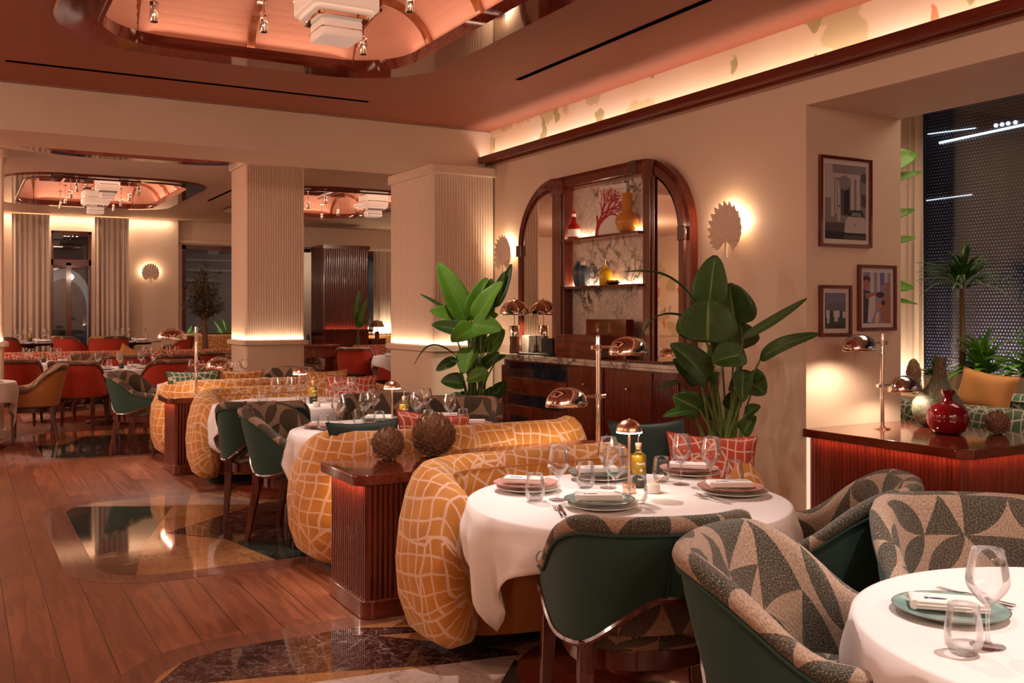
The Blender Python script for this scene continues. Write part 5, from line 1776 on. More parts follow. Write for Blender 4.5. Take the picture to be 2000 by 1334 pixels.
for z, nm in ((S1, 'upper'), (S2, 'lower')):
    MB().box((XW - .16, 6.29, z - .022), (XW - .012, 7.46, z)).build('shelf', M['mahogany'], cab, smooth=False, bev=.003)
    area('shelf_strip', (XW - .022, 6.88, z + .004), (PI, 0, 0), .012, 1.14, 1.5, (1, .7, .45))
for (y, z) in ((Y0 + .06, 2.06), (Y1 - .06, 2.06), (6.42, ZTOP - .06), (7.66, ZTOP - .06)):
    MB().box((XW - .118, y - .045, z - .055), (XW - .1, y + .045, z + .055)).build('corner_block', M['darkwood'], cab, smooth=False, bev=.006)

# sideboard
sb = thing('sideboard', 'mahogany sideboard with marble top below the arched mirror cabinet', 'sideboard')
SX, SY0, SY1, STZ = 4.47, 5.46, 8.26, 1.07
def srr(ins, r_): return [(x, y) for x, y in [(SX + ins + r_ * (1 - math.cos(t)) if False else 0, 0) for t in (0,)]][:0] or \
    [(XW - .002, SY0 + ins)] + [(SX + ins + r_ - r_ * math.sin(t), SY0 + ins + r_ - r_ * math.cos(t)) for t in [PI / 2 * i / 8 for i in range(9)]] + \
    [(SX + ins + r_ - r_ * math.cos(t), SY1 - ins - r_ + r_ * math.sin(t)) for t in [PI / 2 * i / 8 for i in range(9)]] + [(XW - .002, SY1 - ins)]
def sprism(ins, r_, z0, z1, name, mat, **kw):
    mb = MB(); mb.prism(srr(ins, r_)[::-1], z0, z1); return fixn(mb.build(name, mat, sb, **kw))
sprism(0, .12, STZ - .03, STZ, 'marble_top', M['calacatta'], bev=.004)
sprism(.012, .12, STZ - .055, STZ - .03, 'marble_top_edge', M['calacatta'], bev=.004)
sprism(.045, .10, .08, STZ - .055, 'body', M['mahogany'], angle=50)
sprism(.07, .10, 0, .08, 'plinth', M['black'])
fx = SX + .045
for yc in (SY0 + .22, SY1 - .16):
    mb = MB()
    w = .15 if yc > 7 else .30
    n = 8 if w < .2 else 14
    for i in range(n):
        y = yc - w / 2 + w * (i + .5) / n
        mb.tube([(fx - .001, y, .10), (fx - .001, y, .96)], w / n * .48, 8)
    mb.build('reeded_panel', M['mahogany'], sb)
def front(y0, y1, z0, z1, name, mat, d=.008, **kw):
    return MB().box((fx - d, y0, z0), (fx + .001, y1, z1)).build(name, mat, sb, smooth=False, **kw)
front(7.02, 8.10, .86, 1.0, 'niche_shade', M['navyglass'], .002)  # dark sheet on the solid body stands in for the niche's shade
front(7.02, 8.10, .715, .85, 'drawer', M['mahogany_h'], .012, bev=.003)
front(7.02, 8.10, .60, .70, 'niche_shade', M['navyglass'], .002)
def knob(par, y, z):
    m = MB(); m.lathe([(0, 0), (.006, 0), (.006, .012), (.013, .018), (.011, .026), (0, .028)], 12)
    m.xf(Matrix.Translation((fx - .010, y, z)) @ Matrix.Rotation(-PI / 2, 4, 'Y')); m.build('knob', M['chrome'], par)
for y0, y1, ky in ((7.57, 8.10, 7.62), (7.03, 7.56, 7.51)):
    d = front(y0, y1, .12, .59, 'door', M['mahogany'], .012, bev=.003); knob(d, ky, .40)
    MB().box((fx - .0135, y0 + .1, .2), (fx - .0115, y1 - .12, .5)).build('dark_glass_inset', M['navyglass'], d, smooth=False)
d = front(6.47, 6.99, .62, 1.0, 'drawer', M['mahogany'], .012, bev=.003); knob(d, 6.73, .86)
d = front(5.83, 6.44, .62, 1.0, 'drawer', M['mahogany'], .012, bev=.003); knob(d, 6.13, .86)
for y0, y1, ky in ((6.47, 6.99, 6.53), (5.83, 6.44, 6.38)):
    d = front(y0, y1, .12, .60, 'door', M['mahogany'], .012, bev=.003); knob(d, ky, .48)

# mushroom lamp on the sideboard
r = thing('mushroom_lamp', 'large polished dome lamp on red stone base, left end of the sideboard', 'lamp', (4.62, 8.12, STZ))
MB().lathe([(0, 0), (.048, 0), (.048, .16), (0, .16)], 28).build('stone_base', M['red_stone'], r, angle=50)
MB().lathe([(0, .16), (.048, .16), (.048, .26), (.046, .263), (0, .263)], 28).build('collar', M['chrome'], r, angle=50)
MB().tube([(0, 0, .26), (0, 0, .40)], .007, 10).build('stem', M['chrome'], r)
pr = [(.142 * math.cos(PI / 2 * i / 12) + (.001 if i == 12 else 0), .365 + .15 * math.sin(PI / 2 * i / 12)) for i in range(13)]
mb = MB(); mb.lathe([(a * .97, b - .003) for a, b in pr[::-1]] + pr, 40); fixn(mb.build('dome_shade', M['chrome'], r, angle=60))
MB().ball((0, 0, .522), .01, 10, 8).build('finial', M['chrome'], r)
MB().ball((0, 0, .40), .022, 12, 8).build('bulb', M['shade_glow'], r)
spot('mushroom_lamp_light', (4.62, 8.12, STZ + .37), (4.62, 8.12, 0), 10, (1, .76, .52), 150, .5, .04)

def boxobj(name, label, cat, lo, hi, mat, rz=0, bev=.004, group=None):
    c = ((lo[0] + hi[0]) / 2, (lo[1] + hi[1]) / 2, lo[2])
    h = [(b - a) / 2 for a, b in zip(lo, hi)]
    o = MB().box((-h[0], -h[1], 0), (h[0], h[1], h[2] * 2)).build(name, M[mat], smooth=False, bev=bev)
    o.location = c; o.rotation_euler = (0, 0, rz)
    return tag(o, label, cat, group)
boxobj('marble_block', 'small pale marble block beside the dome lamp on the sideboard', 'ornament', (4.70, 7.98, STZ), (4.78, 8.12, STZ + .17), 'calacatta')
boxobj('wooden_box', 'lower dark wooden box on the sideboard, left of the patterned one', 'box', (4.55, 6.62, STZ), (4.78, 7.26, STZ + .20), 'mahogany_h')
r = thing('wooden_box', 'taller wooden box with carved shell front on the sideboard, behind the lower box', 'box', (4.74, 6.70, STZ))
MB().box((-.06, -.3, 0), (.02, .28, .33)).build('case', M['mahogany_h'], r, smooth=False, bev=.004)
mb = MB()
for cy in (.1, -.08):
    for k in range(9):
        a = math.radians(20 + k * 17.5)
        mb.tube([(-.062, cy, .215), (-.062, cy + .08 * math.cos(a), .215 + .09 * math.sin(a))], .0035, 5)
mb.build('carved_shells', M['ribwood'], r)
r = thing('card_terminal', 'black screen on a stand at the left of the sideboard top', 'screen', (4.62, 7.52, STZ))
MB().box((-.005, -.10, .02), (.02, .10, .155)).build('screen_panel', M['black'], r, smooth=False, bev=.003)
MB().box((-.03, -.06, 0), (.06, .06, .02)).build('foot', M['black'], r, smooth=False, bev=.003)
boxobj('serving_tray', 'flat black tray in front of the black screen on the sideboard', 'tray', (4.50, 7.30, STZ), (4.60, 7.86, STZ + .015), 'black')
boxobj('serving_board', 'flat wooden board at the right end of the sideboard top', 'tray', (4.54, 5.75, STZ), (4.80, 6.2, STZ + .02), 'darkwood')

# things on the shelves
def lat(name, label, cat, x, y, z, parts):
    r = thing(name, label, cat, (x, y, z))
    for nm, mat, prof in parts:
        MB().lathe(prof, 28).build(nm, M[mat], r, angle=55)
    return r
SXm = XW - .09
def ysh(px, py=455): return atX(px, py, SXm).y
lat('liqueur_bottle', 'red liqueur bottle with red cap at the left of the upper shelf', 'bottle', SXm, ysh(1121), S1,
    [('bottle_glass', 'redbottle', [(0, 0), (.05, 0), (.055, .01), (.055, .09), (.05, .12), (.022, .15), (.018, .21), (0, .21)]),
     ('paper_label', 'porcelain', [(.0555, .02), (.056, .022), (.056, .085), (.0555, .087)]),
     ('neck_band', 'porcelain', [(.0185, .2), (.0195, .2), (.0195, .225), (.0, .225)]),
     ('cap', 'red_velvet', [(0, .22), (.018, .22), (.018, .24), (.012, .256), (0, .26)])])
r = thing('art_book', 'tall pale book with red coral on its cover, leaning on the upper shelf', 'book', (SXm + .0, ysh(1190), S1))
r.rotation_euler = (0, math.radians(7), math.radians(7))
MB().box((-.012, -.17, 0), (-.009, .17, .43)).build('front_cover', M['porcelain'], r, smooth=False)
MB().box((-.009, -.165, .004), (.02, .168, .426)).build('pages', M['mat_board'], r, smooth=False)
MB().box((.02, -.17, 0), (.023, .17, .43)).build('back_cover', M['porcelain'], r, smooth=False)
rnd = random.Random(5)
mb = MB()
def coral(y, z, a, L, w, d):
    if d == 0 or L < .012: return
    y2, z2 = y + L * math.sin(a), z + L * math.cos(a)
    ny, nz = math.cos(a), -math.sin(a)
    w2 = w * .74
    k = mb.add([(-.0125 - .0002 * d, y - ny * w, z - nz * w), (-.0125 - .0002 * d, y + ny * w, z + nz * w), (-.0125 - .0002 * d, y2 + ny * w2, z2 + nz * w2), (-.0125 - .0002 * d, y2 - ny * w2, z2 - nz * w2)])
    mb.face([k, k + 1, k + 2, k + 3])
    if min(abs(y2), 1) > .155 or z2 > .39: return
    for s in (-1, 1):
        coral(y2, z2, a + s * rnd.uniform(.2, .55) - .03, L * rnd.uniform(.68, .9), w2, d - 1)
coral(.15, .0, -.05, .10, .019, 7); coral(.145, .08, -.85, .095, .016, 7); coral(.14, .05, -.4, .09, .012, 6)
mb.build('coral_print', plain('coral_red_print', (.42, .01, .015), .6), r, smooth=False)
mb = MB()
for z, a, b in ((.385, -.14, -.03), (.345, -.14, -.02), (.325, -.12, -.04), (.30, -.14, -.03), (.27, -.12, -.05)):
    mb.box((-.0127, a, z), (-.0121, b, z + .003))
mb.build('thin_print_lines', M['brown_marble'], r, smooth=False)
lat('bubble_vase', 'amber glass vase with round belly at the right of the upper shelf', 'vase', SXm - .01, ysh(1227), S1,
    [('vase_body', 'amberglass', [(0, 0), (.05, 0), (.085, .03), (.10, .075), (.095, .12), (.06, .16), (.042, .175), (.042, .32), (.038, .325), (0, .30)])])
lat('ceramic_jar', 'dark blue slender jar on the lower shelf', 'jar', SXm, ysh(1129, 540), S2,
    [('jar_body', 'bluejar', [(0, 0), (.028, 0), (.036, .02), (.05, .11), (.048, .15), (.03, .185), (.018, .20), (.02, .225), (0, .226)]), ])
lat('ceramic_jar', 'pale grey jar with white neck on the lower shelf', 'jar', SXm - .02, ysh(1143, 540), S2,
    [('jar_body', 'bluejar', [(0, 0), (.034, 0), (.036, .03), (.045, .09), (.046, .15), (.03, .18), (0, .182)]),
     ('white_neck', 'whitejar', [(0, .178), (.022, .178), (.020, .215), (.0, .216)])])
lat('oil_flask', 'yellow glass oil flask on the lower shelf', 'bottle', SXm, ysh(1183, 535), S2,
    [('flask_body', 'yellowoil', [(0, 0), (.05, 0), (.055, .008), (.055, .11), (.045, .13), (.018, .145), (.016, .175), (0, .176)]),
     ('pourer', 'chrome', [(0, .17), (.006, .17), (.003, .225), (0, .226)])])
r = thing('snack_dish', 'small dish of dark snacks beside the yellow flask on the lower shelf', 'dish', (SXm - .03, ysh(1203, 545), S2))
MB().lathe([(0, 0), (.04, 0), (.07, .02), (.068, .022), (.04, .006), (0, .005)], 24).build('dish', M['darkwood'], r)
mb = MB(); rnd = random.Random(2)
for k in range(16):
    a, q = rnd.uniform(0, 6.28), rnd.uniform(0, .045)
    mb.ball((q * math.cos(a), q * math.sin(a), .02 + rnd.uniform(0, .012)), .011, 8, 6)
sn = mb.build('snacks', M['spike'], r); sn['kind'] = 'stuff'

# ---------------------------------------------------------------- palm-leaf wall lights
def palm_mb(scale=1.0):
    mb = MB()
    N = 19
    A = math.radians(128)
    for side in (0,):
        front_, back_ = [], []
        pts = []
        for i in range(2 * N + 1):
            a = -A + 2 * A * i / (2 * N)
            L = .205 + .075 * math.cos(a) - .03 * abs(a / A) ** 3
            tip = 1.0 if i % 2 == 1 else .87
            dz = .010 if i % 2 == 1 else -.006
            pts.append((L * tip * math.sin(a) * .86, L * tip * math.cos(a), dz))
        # local frame: x across, z up, y out of wall (negative = towards room)
        k = mb.add([(0, -.006, 0), (0, .006, 0)])
        f = mb.add([(x, -.008 - d, z) for x, z, d in pts]); b = mb.add([(x, -.002 - d, z) for x, z, d in pts])
        for i in range(2 * N):
            mb.face([k, f + i, f + i + 1]); mb.face([k + 1, b + i + 1, b + i]); mb.face([f + i, b + i, b + i + 1, f + i + 1])
        mb.face([k, k + 1, b, f]); mb.face([k, f + 2 * N, b + 2 * N, k + 1])
    return mb
def palm(label, loc, rz, power):
    r = thing('palm_wall_light', label, 'wall light', loc, rz, 'palm-leaf wall lights')
    o = palm_mb().build('leaf_shade', M['flute'], r, smooth=False)
    MB().tube([(0, .0, .02), (.002, 0, -.06), (.008, 0, -.135)], [.010, .010, .015], 10).build('stem', M['flute'], r)
    MB().box((-.04, .03, -.02), (.04, .068, .12)).build('wall_mount', M['flute'], r, smooth=False)
    return r
p = atX(1417, 468, XW - .07); palm('palm-leaf wall light right of the arched cabinet, above the big plant', (XW - .07, p.y, p.z), -PI / 2, 1)
PW = [(XW - .035, p.y, p.z + .13)]
p = atX(982, 512, XW - .07); palm('palm-leaf wall light left of the arched cabinet, beside the fluted column', (XW - .07, p.y, p.z), -PI / 2, 1)
PW.append((XW - .035, p.y, p.z + .13))
p = atY(294, 540, 20.73); palm('palm-leaf wall light on the far wall right of the curtains', (p.x, 20.73, p.z), 0, 1)
for x, y, z in PW:
    for dy, dz in ((-.11, .03), (.11, .03), (0, .10)):
        point('palm_light', (x + .01, y + dy, z + dz - .03), .95, (1, .72, .46), .012)
for dx, dz in ((-.11, .10), (.11, .10), (0, .17)):
    point('palm_light', (p.x + dx, 20.765, p.z + dz), .95, (1, .72, .46), .012)

# ---------------------------------------------------------------- framed pictures on the reveal wall (plane Y = 4.65)
def picture(label, x0, x1, z0, z1, painter):
    r = thing('framed_picture', label, 'picture', ((x0 + x1) / 2, 4.648, z0), 0, 'framed pictures beside the bar')
    w, h = (x1 - x0) / 2, z1 - z0
    f = .022
    mb = MB()
    mb.box((-w, -.025, 0), (-w + f, 0, h)); mb.box((w - f, -.025, 0), (w, 0, h)); mb.box((-w + f, -.025, 0), (w - f, 0, f)); mb.box((-w + f, -.025, h - f), (w - f, 0, h))
    mb.build('frame', M['mahogany'], r, smooth=False, bev=.002)
    MB().box((-w + f, -.010, f), (w - f, -.004, h - f)).build('mount', M['mat_board'], r, smooth=False)
    m_ = .052
    painter(r, -w + m_, w - m_, m_, h - m_)
    return r
PM = {}
def pcol(c):
    if c not in PM: PM[c] = plain('photo_tone_%d' % len(PM), c, .35)
    return PM[c]
def shapes(r, x0, x1, z0, z1, bg, lst):
    mats = [pcol(bg)]; mb = MB()
    mb.box((x0, -.0112, z0), (x1, -.0100, z1), 0)
    W_, H_ = x1 - x0, z1 - z0
    y = -.0113
    for c, pts in lst:
        m_ = pcol(c)
        if m_ not in mats: mats.append(m_)
        k = mb.add([(x0 + W_ * min(1, max(0, u)), y, z0 + H_ * min(1, max(0, v))) for u, v in pts])
        mb.face([k + i for i in range(len(pts))], None, mats.index(m_)); y -= .00006
    mb.build('photograph', mats, r, smooth=False)
def rc(x0, y0, x1, y1): return [(x0, y0), (x1, y0), (x1, y1), (x0, y1)]
def ell(cx, cy, a, b, n=16, t0=0, t1=2 * PI): return [(cx + a * math.cos(lerp(t0, t1, i / n)), cy + b * math.sin(lerp(t0, t1, i / n))) for i in range(n + (1 if t1 - t0 < 6 else 0))]
LG, MG, DG, BK = (.42, .38, .38), (.2, .18, .18), (.07, .06, .065), (.015, .013, .015)
def pic_car(r, *b):
    shapes(r, *b, MG, [(LG, rc(0, .55, .18, 1)), (LG, rc(.1, .82, .85, .88)), (LG, rc(.14, .3, .22, .82)), (LG, rc(.62, .35, .70, .82)), (LG, rc(.76, .3, .84, .85)), (LG, rc(.3, .35, .36, .78)),
                       (DG, rc(.38, .32, .6, .76)), (BK, rc(.46, .34, .58, .7)), (MG, ell(.47, .76, .14, .1)), (DG, rc(.88, .45, 1, .62)), (DG, rc(.88, .78, 1, .9)), (LG, rc(.24, .34, .28, .8)),
                       (DG, rc(0, 0, 1, .22)), (BK, rc(0, .0, .45, .1)), (LG, [(.3, .24), (.36, .24), (.37, .36), (.34, .42), (.31, .42), (.29, .36)]), (DG, ell(.335, .44, .02, .016)),
                       (BK, [(.55, .3), (.62, .4), (.9, .4), (.97, .3)]), (LG, [(.46, .1), (.48, .24), (.56, .31), (.95, .31), (1.0, .25), (1.0, .08), (.6, .06)]), (MG, [(.62, .32), (.66, .37), (.86, .37), (.9, .32)]),
                       (LG, rc(.8, .42, .85, .6)), (BK, rc(.44, .06, 1, .09)), (BK, [(.7, .22), (.735, .2), (.77, .22), (.735, .185)])])
def pic_people(r, *b):
    skin, dk, bl, wh, rd = (.32, .14, .09), (.05, .03, .04), (.13, .14, .3), (.5, .45, .48), (.45, .06, .05)
    shapes(r, *b, (.25, .23, .33), [(wh, rc(.25, .6, .38, 1)), (wh, rc(.5, .62, .6, 1)), (wh, rc(.78, .7, .88, 1)), (bl, rc(.62, .75, .75, 1)), (bl, rc(.1, .8, .2, 1)),
                                    (dk, ell(.1, .86, .16, .07)), (skin, ell(.1, .76, .12, .1)), (dk, [(0, .66), (.25, .62), (.35, .4), (.2, .0), (0, 0)]), (skin, [(.05, .58), (.5, .62), (.52, .55), (.1, .48)]),
                                    (wh, [(.15, .02), (.2, .5), (.42, .55), (.45, .3), (.3, .02)]), (dk, ell(.62, .56, .16, .06)), (rd, ell(.88, .77, .1, .035)), (skin, ell(.88, .67, .09, .11)),
                                    (skin, [(.7, .0), (.62, .3), (.75, .55), (1, .52), (1, 0)]), ((.5, .2, .05), ell(.6, .36, .1, .06)), ((.6, .42, .3), [(.4, 0), (.45, .2), (.58, .22), (.55, 0)]), (dk, ell(.72, .4, .08, .05))])
def pic_terrace(r, *b):
    sk, gr, wh, dk = (.16, .15, .24), (.05, .07, .04), (.5, .48, .52), (.04, .04, .05)
    shapes(r, *b, sk, [((.11, .12, .16), [(0, .55), (.3, .75), (.6, .7), (1, .8), (1, .5), (0, .45)]), (gr, rc(0, 0, 1, .5)), (dk, rc(0, .3, 1, .42)), (wh, rc(.05, .3, .22, .52)), (wh, rc(.4, .32, .7, .5)), (wh, rc(.45, .2, .62, .35)),
                       (wh, rc(.85, .3, .98, .48)), (wh, rc(.1, .15, .2, .3)), (dk, ell(.55, .07, .4, .06)), ((.3, .3, .36), [(.1, .75), (.5, .86), (.52, .84)])])
picture('largest framed picture, black and white photograph of a white car before a columned entrance', 4.98, 5.48, 1.90, 2.51, pic_car)
picture('middle-sized framed colour photograph of two people, right of the smallest one', 5.35, 5.73, 1.33, 1.785, pic_people)
picture('smallest framed colour photograph of a terrace with white tables, lower left', 4.98, 5.28, 1.295, 1.64, pic_terrace)

# dome lamp far left behind the bay, small lamp between the columns
r = thing('mushroom_lamp', 'small dome lamp on the yellow bench beneath the curtain between the columns', 'lamp', (8.0, 20.2, .0))
MB().lathe([(0, 0), (.2, 0), (.2, .9), (0, .9)], 20).build('pedestal', M['mahogany'], r)
MB().lathe([(0, .9), (.05, .9), (.05, 1.05), (.01, 1.06), (.01, 1.2), (0, 1.2)], 20).build('stone_base', M['red_stone'], r)
mb = MB(); mb.lathe([(.001, 1.29), (.1, 1.26), (.16, 1.15), (.165, 1.15), (.11, 1.275), (.001, 1.31)], 32); fixn(mb.build('dome_shade', M['chrome'], r))
point('far_dome_light', (8.0, 20.2, 1.12), 4, (1, .8, .55), .04)
# ================================================================ plants
def camn(x, y):
    d = Vector((x, y, 0)).normalized(); return (-d.x, -d.y, .25)
def paddle_plant(name, label, D0, root_px, potz, leaves, potr=.2, seed=3, mats=('leaf_bright', 'leaf_deep')):
    rnd = random.Random(seed)
    X0, Y0 = atD(root_px, 800, D0)[:2]
    r = thing(name, label, 'plant', (X0, Y0, 0))
    off = Vector((X0, Y0, 0))
    MB().lathe([(0, 0), (potr * .78, 0), (potr, potz), (potr * .92, potz), (potr * .88, potz - .04), (0, potz - .04)], 36).build('pot', M['stone_pot'], r, angle=50)
    for (bx, by, tx, ty, w, opt) in leaves:
        dd = opt.get('d', rnd.uniform(-.18, .18))
        B, T = atD(bx, by, D0 + dd), atD(tx, ty, D0 + dd + opt.get('dt', rnd.uniform(-.15, .05)))
        width = w * D0 / FPX
        mb = MB()
        n = Vector(camn(X0, Y0))
        if 'up' in opt: n = Vector(opt['up'])
        n = n + Vector((rnd.uniform(-.3, .3), rnd.uniform(-.3, .3), rnd.uniform(0, .5)))
        blade(mb, B, T, width, opt.get('bend', .06), tuple(n), opt.get('fold', .18), opt.get('droop', 0.0), ripple=opt.get('rip', .015), tw=opt.get('tw', rnd.uniform(-.3, .3)), shape=opt.get('s', 1.0))
        mb.xf(Matrix.Translation(-off))
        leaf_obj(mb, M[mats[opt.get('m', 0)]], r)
        a = rnd.uniform(0, 6.28)
        root = Vector((.07 * math.cos(a), .07 * math.sin(a), potz - .05))
        bl = B - off
        mid = root.lerp(bl, .5) + Vector((0, 0, .05)) - Vector((bl.x, bl.y, 0)) * .25
        pts = []
        for i in range(9):
            t = i / 8
            pts.append(root * (1 - t) ** 2 + mid * 2 * t * (1 - t) + bl * t * t)
        MB().tube(pts, [lerp(.013, .006, i / 8) for i in range(9)], 7).build('stalk', M['stem'], r)
    return r
def L_(bx, by, tx, ty, w, **o): return (bx, by, tx, ty, w, o)
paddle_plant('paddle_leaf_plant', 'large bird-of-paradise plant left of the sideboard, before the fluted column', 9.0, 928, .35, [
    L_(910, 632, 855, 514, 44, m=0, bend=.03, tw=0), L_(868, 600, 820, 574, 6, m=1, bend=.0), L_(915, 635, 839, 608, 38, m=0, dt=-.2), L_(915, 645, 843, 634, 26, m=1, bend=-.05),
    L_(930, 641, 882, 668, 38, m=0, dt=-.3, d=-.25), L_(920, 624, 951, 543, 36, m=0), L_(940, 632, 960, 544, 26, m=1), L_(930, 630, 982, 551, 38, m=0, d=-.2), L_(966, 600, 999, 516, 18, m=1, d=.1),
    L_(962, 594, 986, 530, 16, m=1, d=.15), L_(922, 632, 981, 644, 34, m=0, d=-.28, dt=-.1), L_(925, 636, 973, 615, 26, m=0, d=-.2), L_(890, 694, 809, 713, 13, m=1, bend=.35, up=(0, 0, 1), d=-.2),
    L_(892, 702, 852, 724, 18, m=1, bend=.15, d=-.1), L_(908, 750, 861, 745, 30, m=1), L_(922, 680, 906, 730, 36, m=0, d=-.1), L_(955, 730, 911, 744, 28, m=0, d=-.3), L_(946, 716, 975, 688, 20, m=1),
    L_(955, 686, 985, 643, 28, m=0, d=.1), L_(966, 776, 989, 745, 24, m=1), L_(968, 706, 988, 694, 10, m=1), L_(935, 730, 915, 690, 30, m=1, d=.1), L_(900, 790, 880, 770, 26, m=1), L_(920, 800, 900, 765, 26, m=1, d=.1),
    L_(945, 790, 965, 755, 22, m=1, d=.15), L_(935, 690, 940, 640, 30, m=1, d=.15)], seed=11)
paddle_plant('paddle_leaf_plant', 'large bird-of-paradise plant right of the sideboard, under the palm-leaf wall light', 6.35, 1412, .28, [
    L_(1382, 669, 1384, 585, 94, m=1, bend=.04, tw=0, dt=0, d=-.1), L_(1384, 612, 1397, 499, 58, m=1, bend=.05, tw=.15, d=0), L_(1436, 636, 1424, 553, 74, m=1, d=.12, tw=0), L_(1362, 594, 1219, 531, 13, m=0, bend=.16, up=(0, 0, 1), d=-.1),
    L_(1338, 618, 1252, 661, 12, m=1, bend=.22, up=(0, 0, 1), d=0), L_(1449, 682, 1446, 630, 52, m=1, d=.2), L_(1452, 660, 1576, 583, 15, m=1, bend=-.05, d=-.25, dt=-.25), L_(1485, 702, 1600, 652, 24, m=1, bend=.12, d=-.3, dt=-.25),
    L_(1383, 746, 1309, 673, 52, m=1, d=-.1, tw=.1), L_(1366, 746, 1314, 702, 34, m=1, d=.1), L_(1456, 692, 1390, 708, 52, m=1, d=-.2), L_(1452, 742, 1496, 770, 48, m=1, d=-.05), L_(1452, 722, 1450, 786, 30, m=1, d=-.2),
    L_(1366, 800, 1314, 774, 42, m=1, d=-.1), L_(1350, 802, 1295, 814, 18, m=1, d=-.15), L_(1328, 745, 1283, 764, 9, m=0, bend=.12), L_(1401, 760, 1405, 728, 28, m=0, d=-.2), L_(1430, 758, 1434, 733, 24, m=1),
    L_(1392, 818, 1377, 772, 32, m=1), L_(1452, 848, 1477, 813, 30, m=1), L_(1458, 812, 1486, 794, 24, m=1), L_(1425, 800, 1440, 760, 30, m=1, d=.1), L_(1410, 700, 1400, 660, 40, m=1, d=.2), L_(1470, 760, 1480, 720, 30, m=1, d=.1)], seed=5, mats=('leaf_deep', 'leaf_deep'))

# leafy plant half hidden behind the reveal, its leaves showing before the curtain
def strap_plant(name, label, loc, n, L, w, mat, pot=None, seed=1, trunk=0.0, spread=.8, cat='plant'):
    rnd = random.Random(seed)
    r = thing(name, label, cat, loc)
    z0 = 0.0
    if pot:
        pr_, ph = pot
        MB().lathe([(0, 0), (pr_ * .85, 0), (pr_, ph), (pr_ * .92, ph), (pr_ * .9, ph - .03), (0, ph - .03)], 28).build('pot', M['stone_pot'], r, angle=50)
        MB().lathe([(0, ph - .028), (pr_ * .9, ph - .028), (0, ph - .02)], 20).build('soil', M['soil'], r)
        z0 = ph - .03
    if trunk:
        MB().tube([(0, 0, z0), (.01, .01, z0 + trunk * .5), (-.015, 0, z0 + trunk)], [.03, .024, .02], 9).build('trunk', M['bark'], r)
        z0 += trunk
    for i in range(n):
        a = i * 2.39996 + rnd.uniform(-.2, .2)
        el = rnd.uniform(.15, 1.35)
        l = L * rnd.uniform(.7, 1.1)
        d = Vector((math.cos(a) * math.cos(el) * spread, math.sin(a) * math.cos(el) * spread, math.sin(el)))
        B = Vector((0, 0, z0 + (rnd.uniform(-.05, .0) if trunk else 0)))
        mb = MB(); blade(mb, B, B + d * l, w * rnd.uniform(.8, 1.2), .10, (0, 0, 1), .1, rnd.uniform(.1, .45), 7, tw=rnd.uniform(-.4, .4), shape=.7)
        leaf_obj(mb, M[mat], r)
    return r
strap_plant('dracaena', 'spiky dracaena on a slim trunk in a pale pot on the window ledge', (7.74, 5.55, .70), 84, .52, .032, 'leaf_deep', (.17, .22), 3, .80, 1.0)
strap_plant('potted_lily', 'bright leafy plant at the foot of the dracaena on the window ledge', (7.74, 5.36, .70), 54, .56, .065, 'leaf_bright', (.15, .22), 4)
strap_plant('potted_fern', 'ferny plant in the pale pot at the right edge, on the window ledge', (7.74, 4.90, .70), 64, .56, .055, 'leaf_bright', (.17, .22), 5)
strap_plant('potted_shrub', 'low dark shrub beside the ceramic cone on the window ledge', (7.85, 5.92, .70), 26, .26, .03, 'leaf_deep', (.10, .18), 9)
area('planter_glow', (8.0, 5.3, .72), (math.radians(180), 0, 0), .05, 1.6, 3, (1, .72, .42))
r = thing('climbing_plant', 'broad-leaved plant peeping past the wall end before the side curtain', 'plant', (6.25, 5.75, 0))
MB().lathe([(0, 0), (.15, 0), (.18, .4), (.16, .4), (.15, .36), (0, .36)], 28).build('pot', M['stone_pot'], r, angle=50)
MB().tube([(0, 0, .36), (.05, -.02, 1.2), (-.02, .03, 2.0), (.0, 0, 2.5)], [.018, .015, .012, .008], 8).build('stem', M['stem'], r)
for (tx, ty, bz, w) in ((1790, 292, 2.45, .13), (1800, 325, 2.3, .05), (1786, 400, 2.0, .06), (1788, 455, 1.85, .05), (1784, 553, 1.6, .08), (1792, 585, 1.55, .03), (1760, 300, 2.4, .14)):
    T = atD(tx, ty, 8.1) - Vector((6.25, 5.75, 0))
    B = Vector((0, 0, bz))
    mb = MB(); blade(mb, B, T, w * 2, .08, (-.4, -.8, .5), .15, .05, 9); leaf_obj(mb, M['leaf_bright'], r)

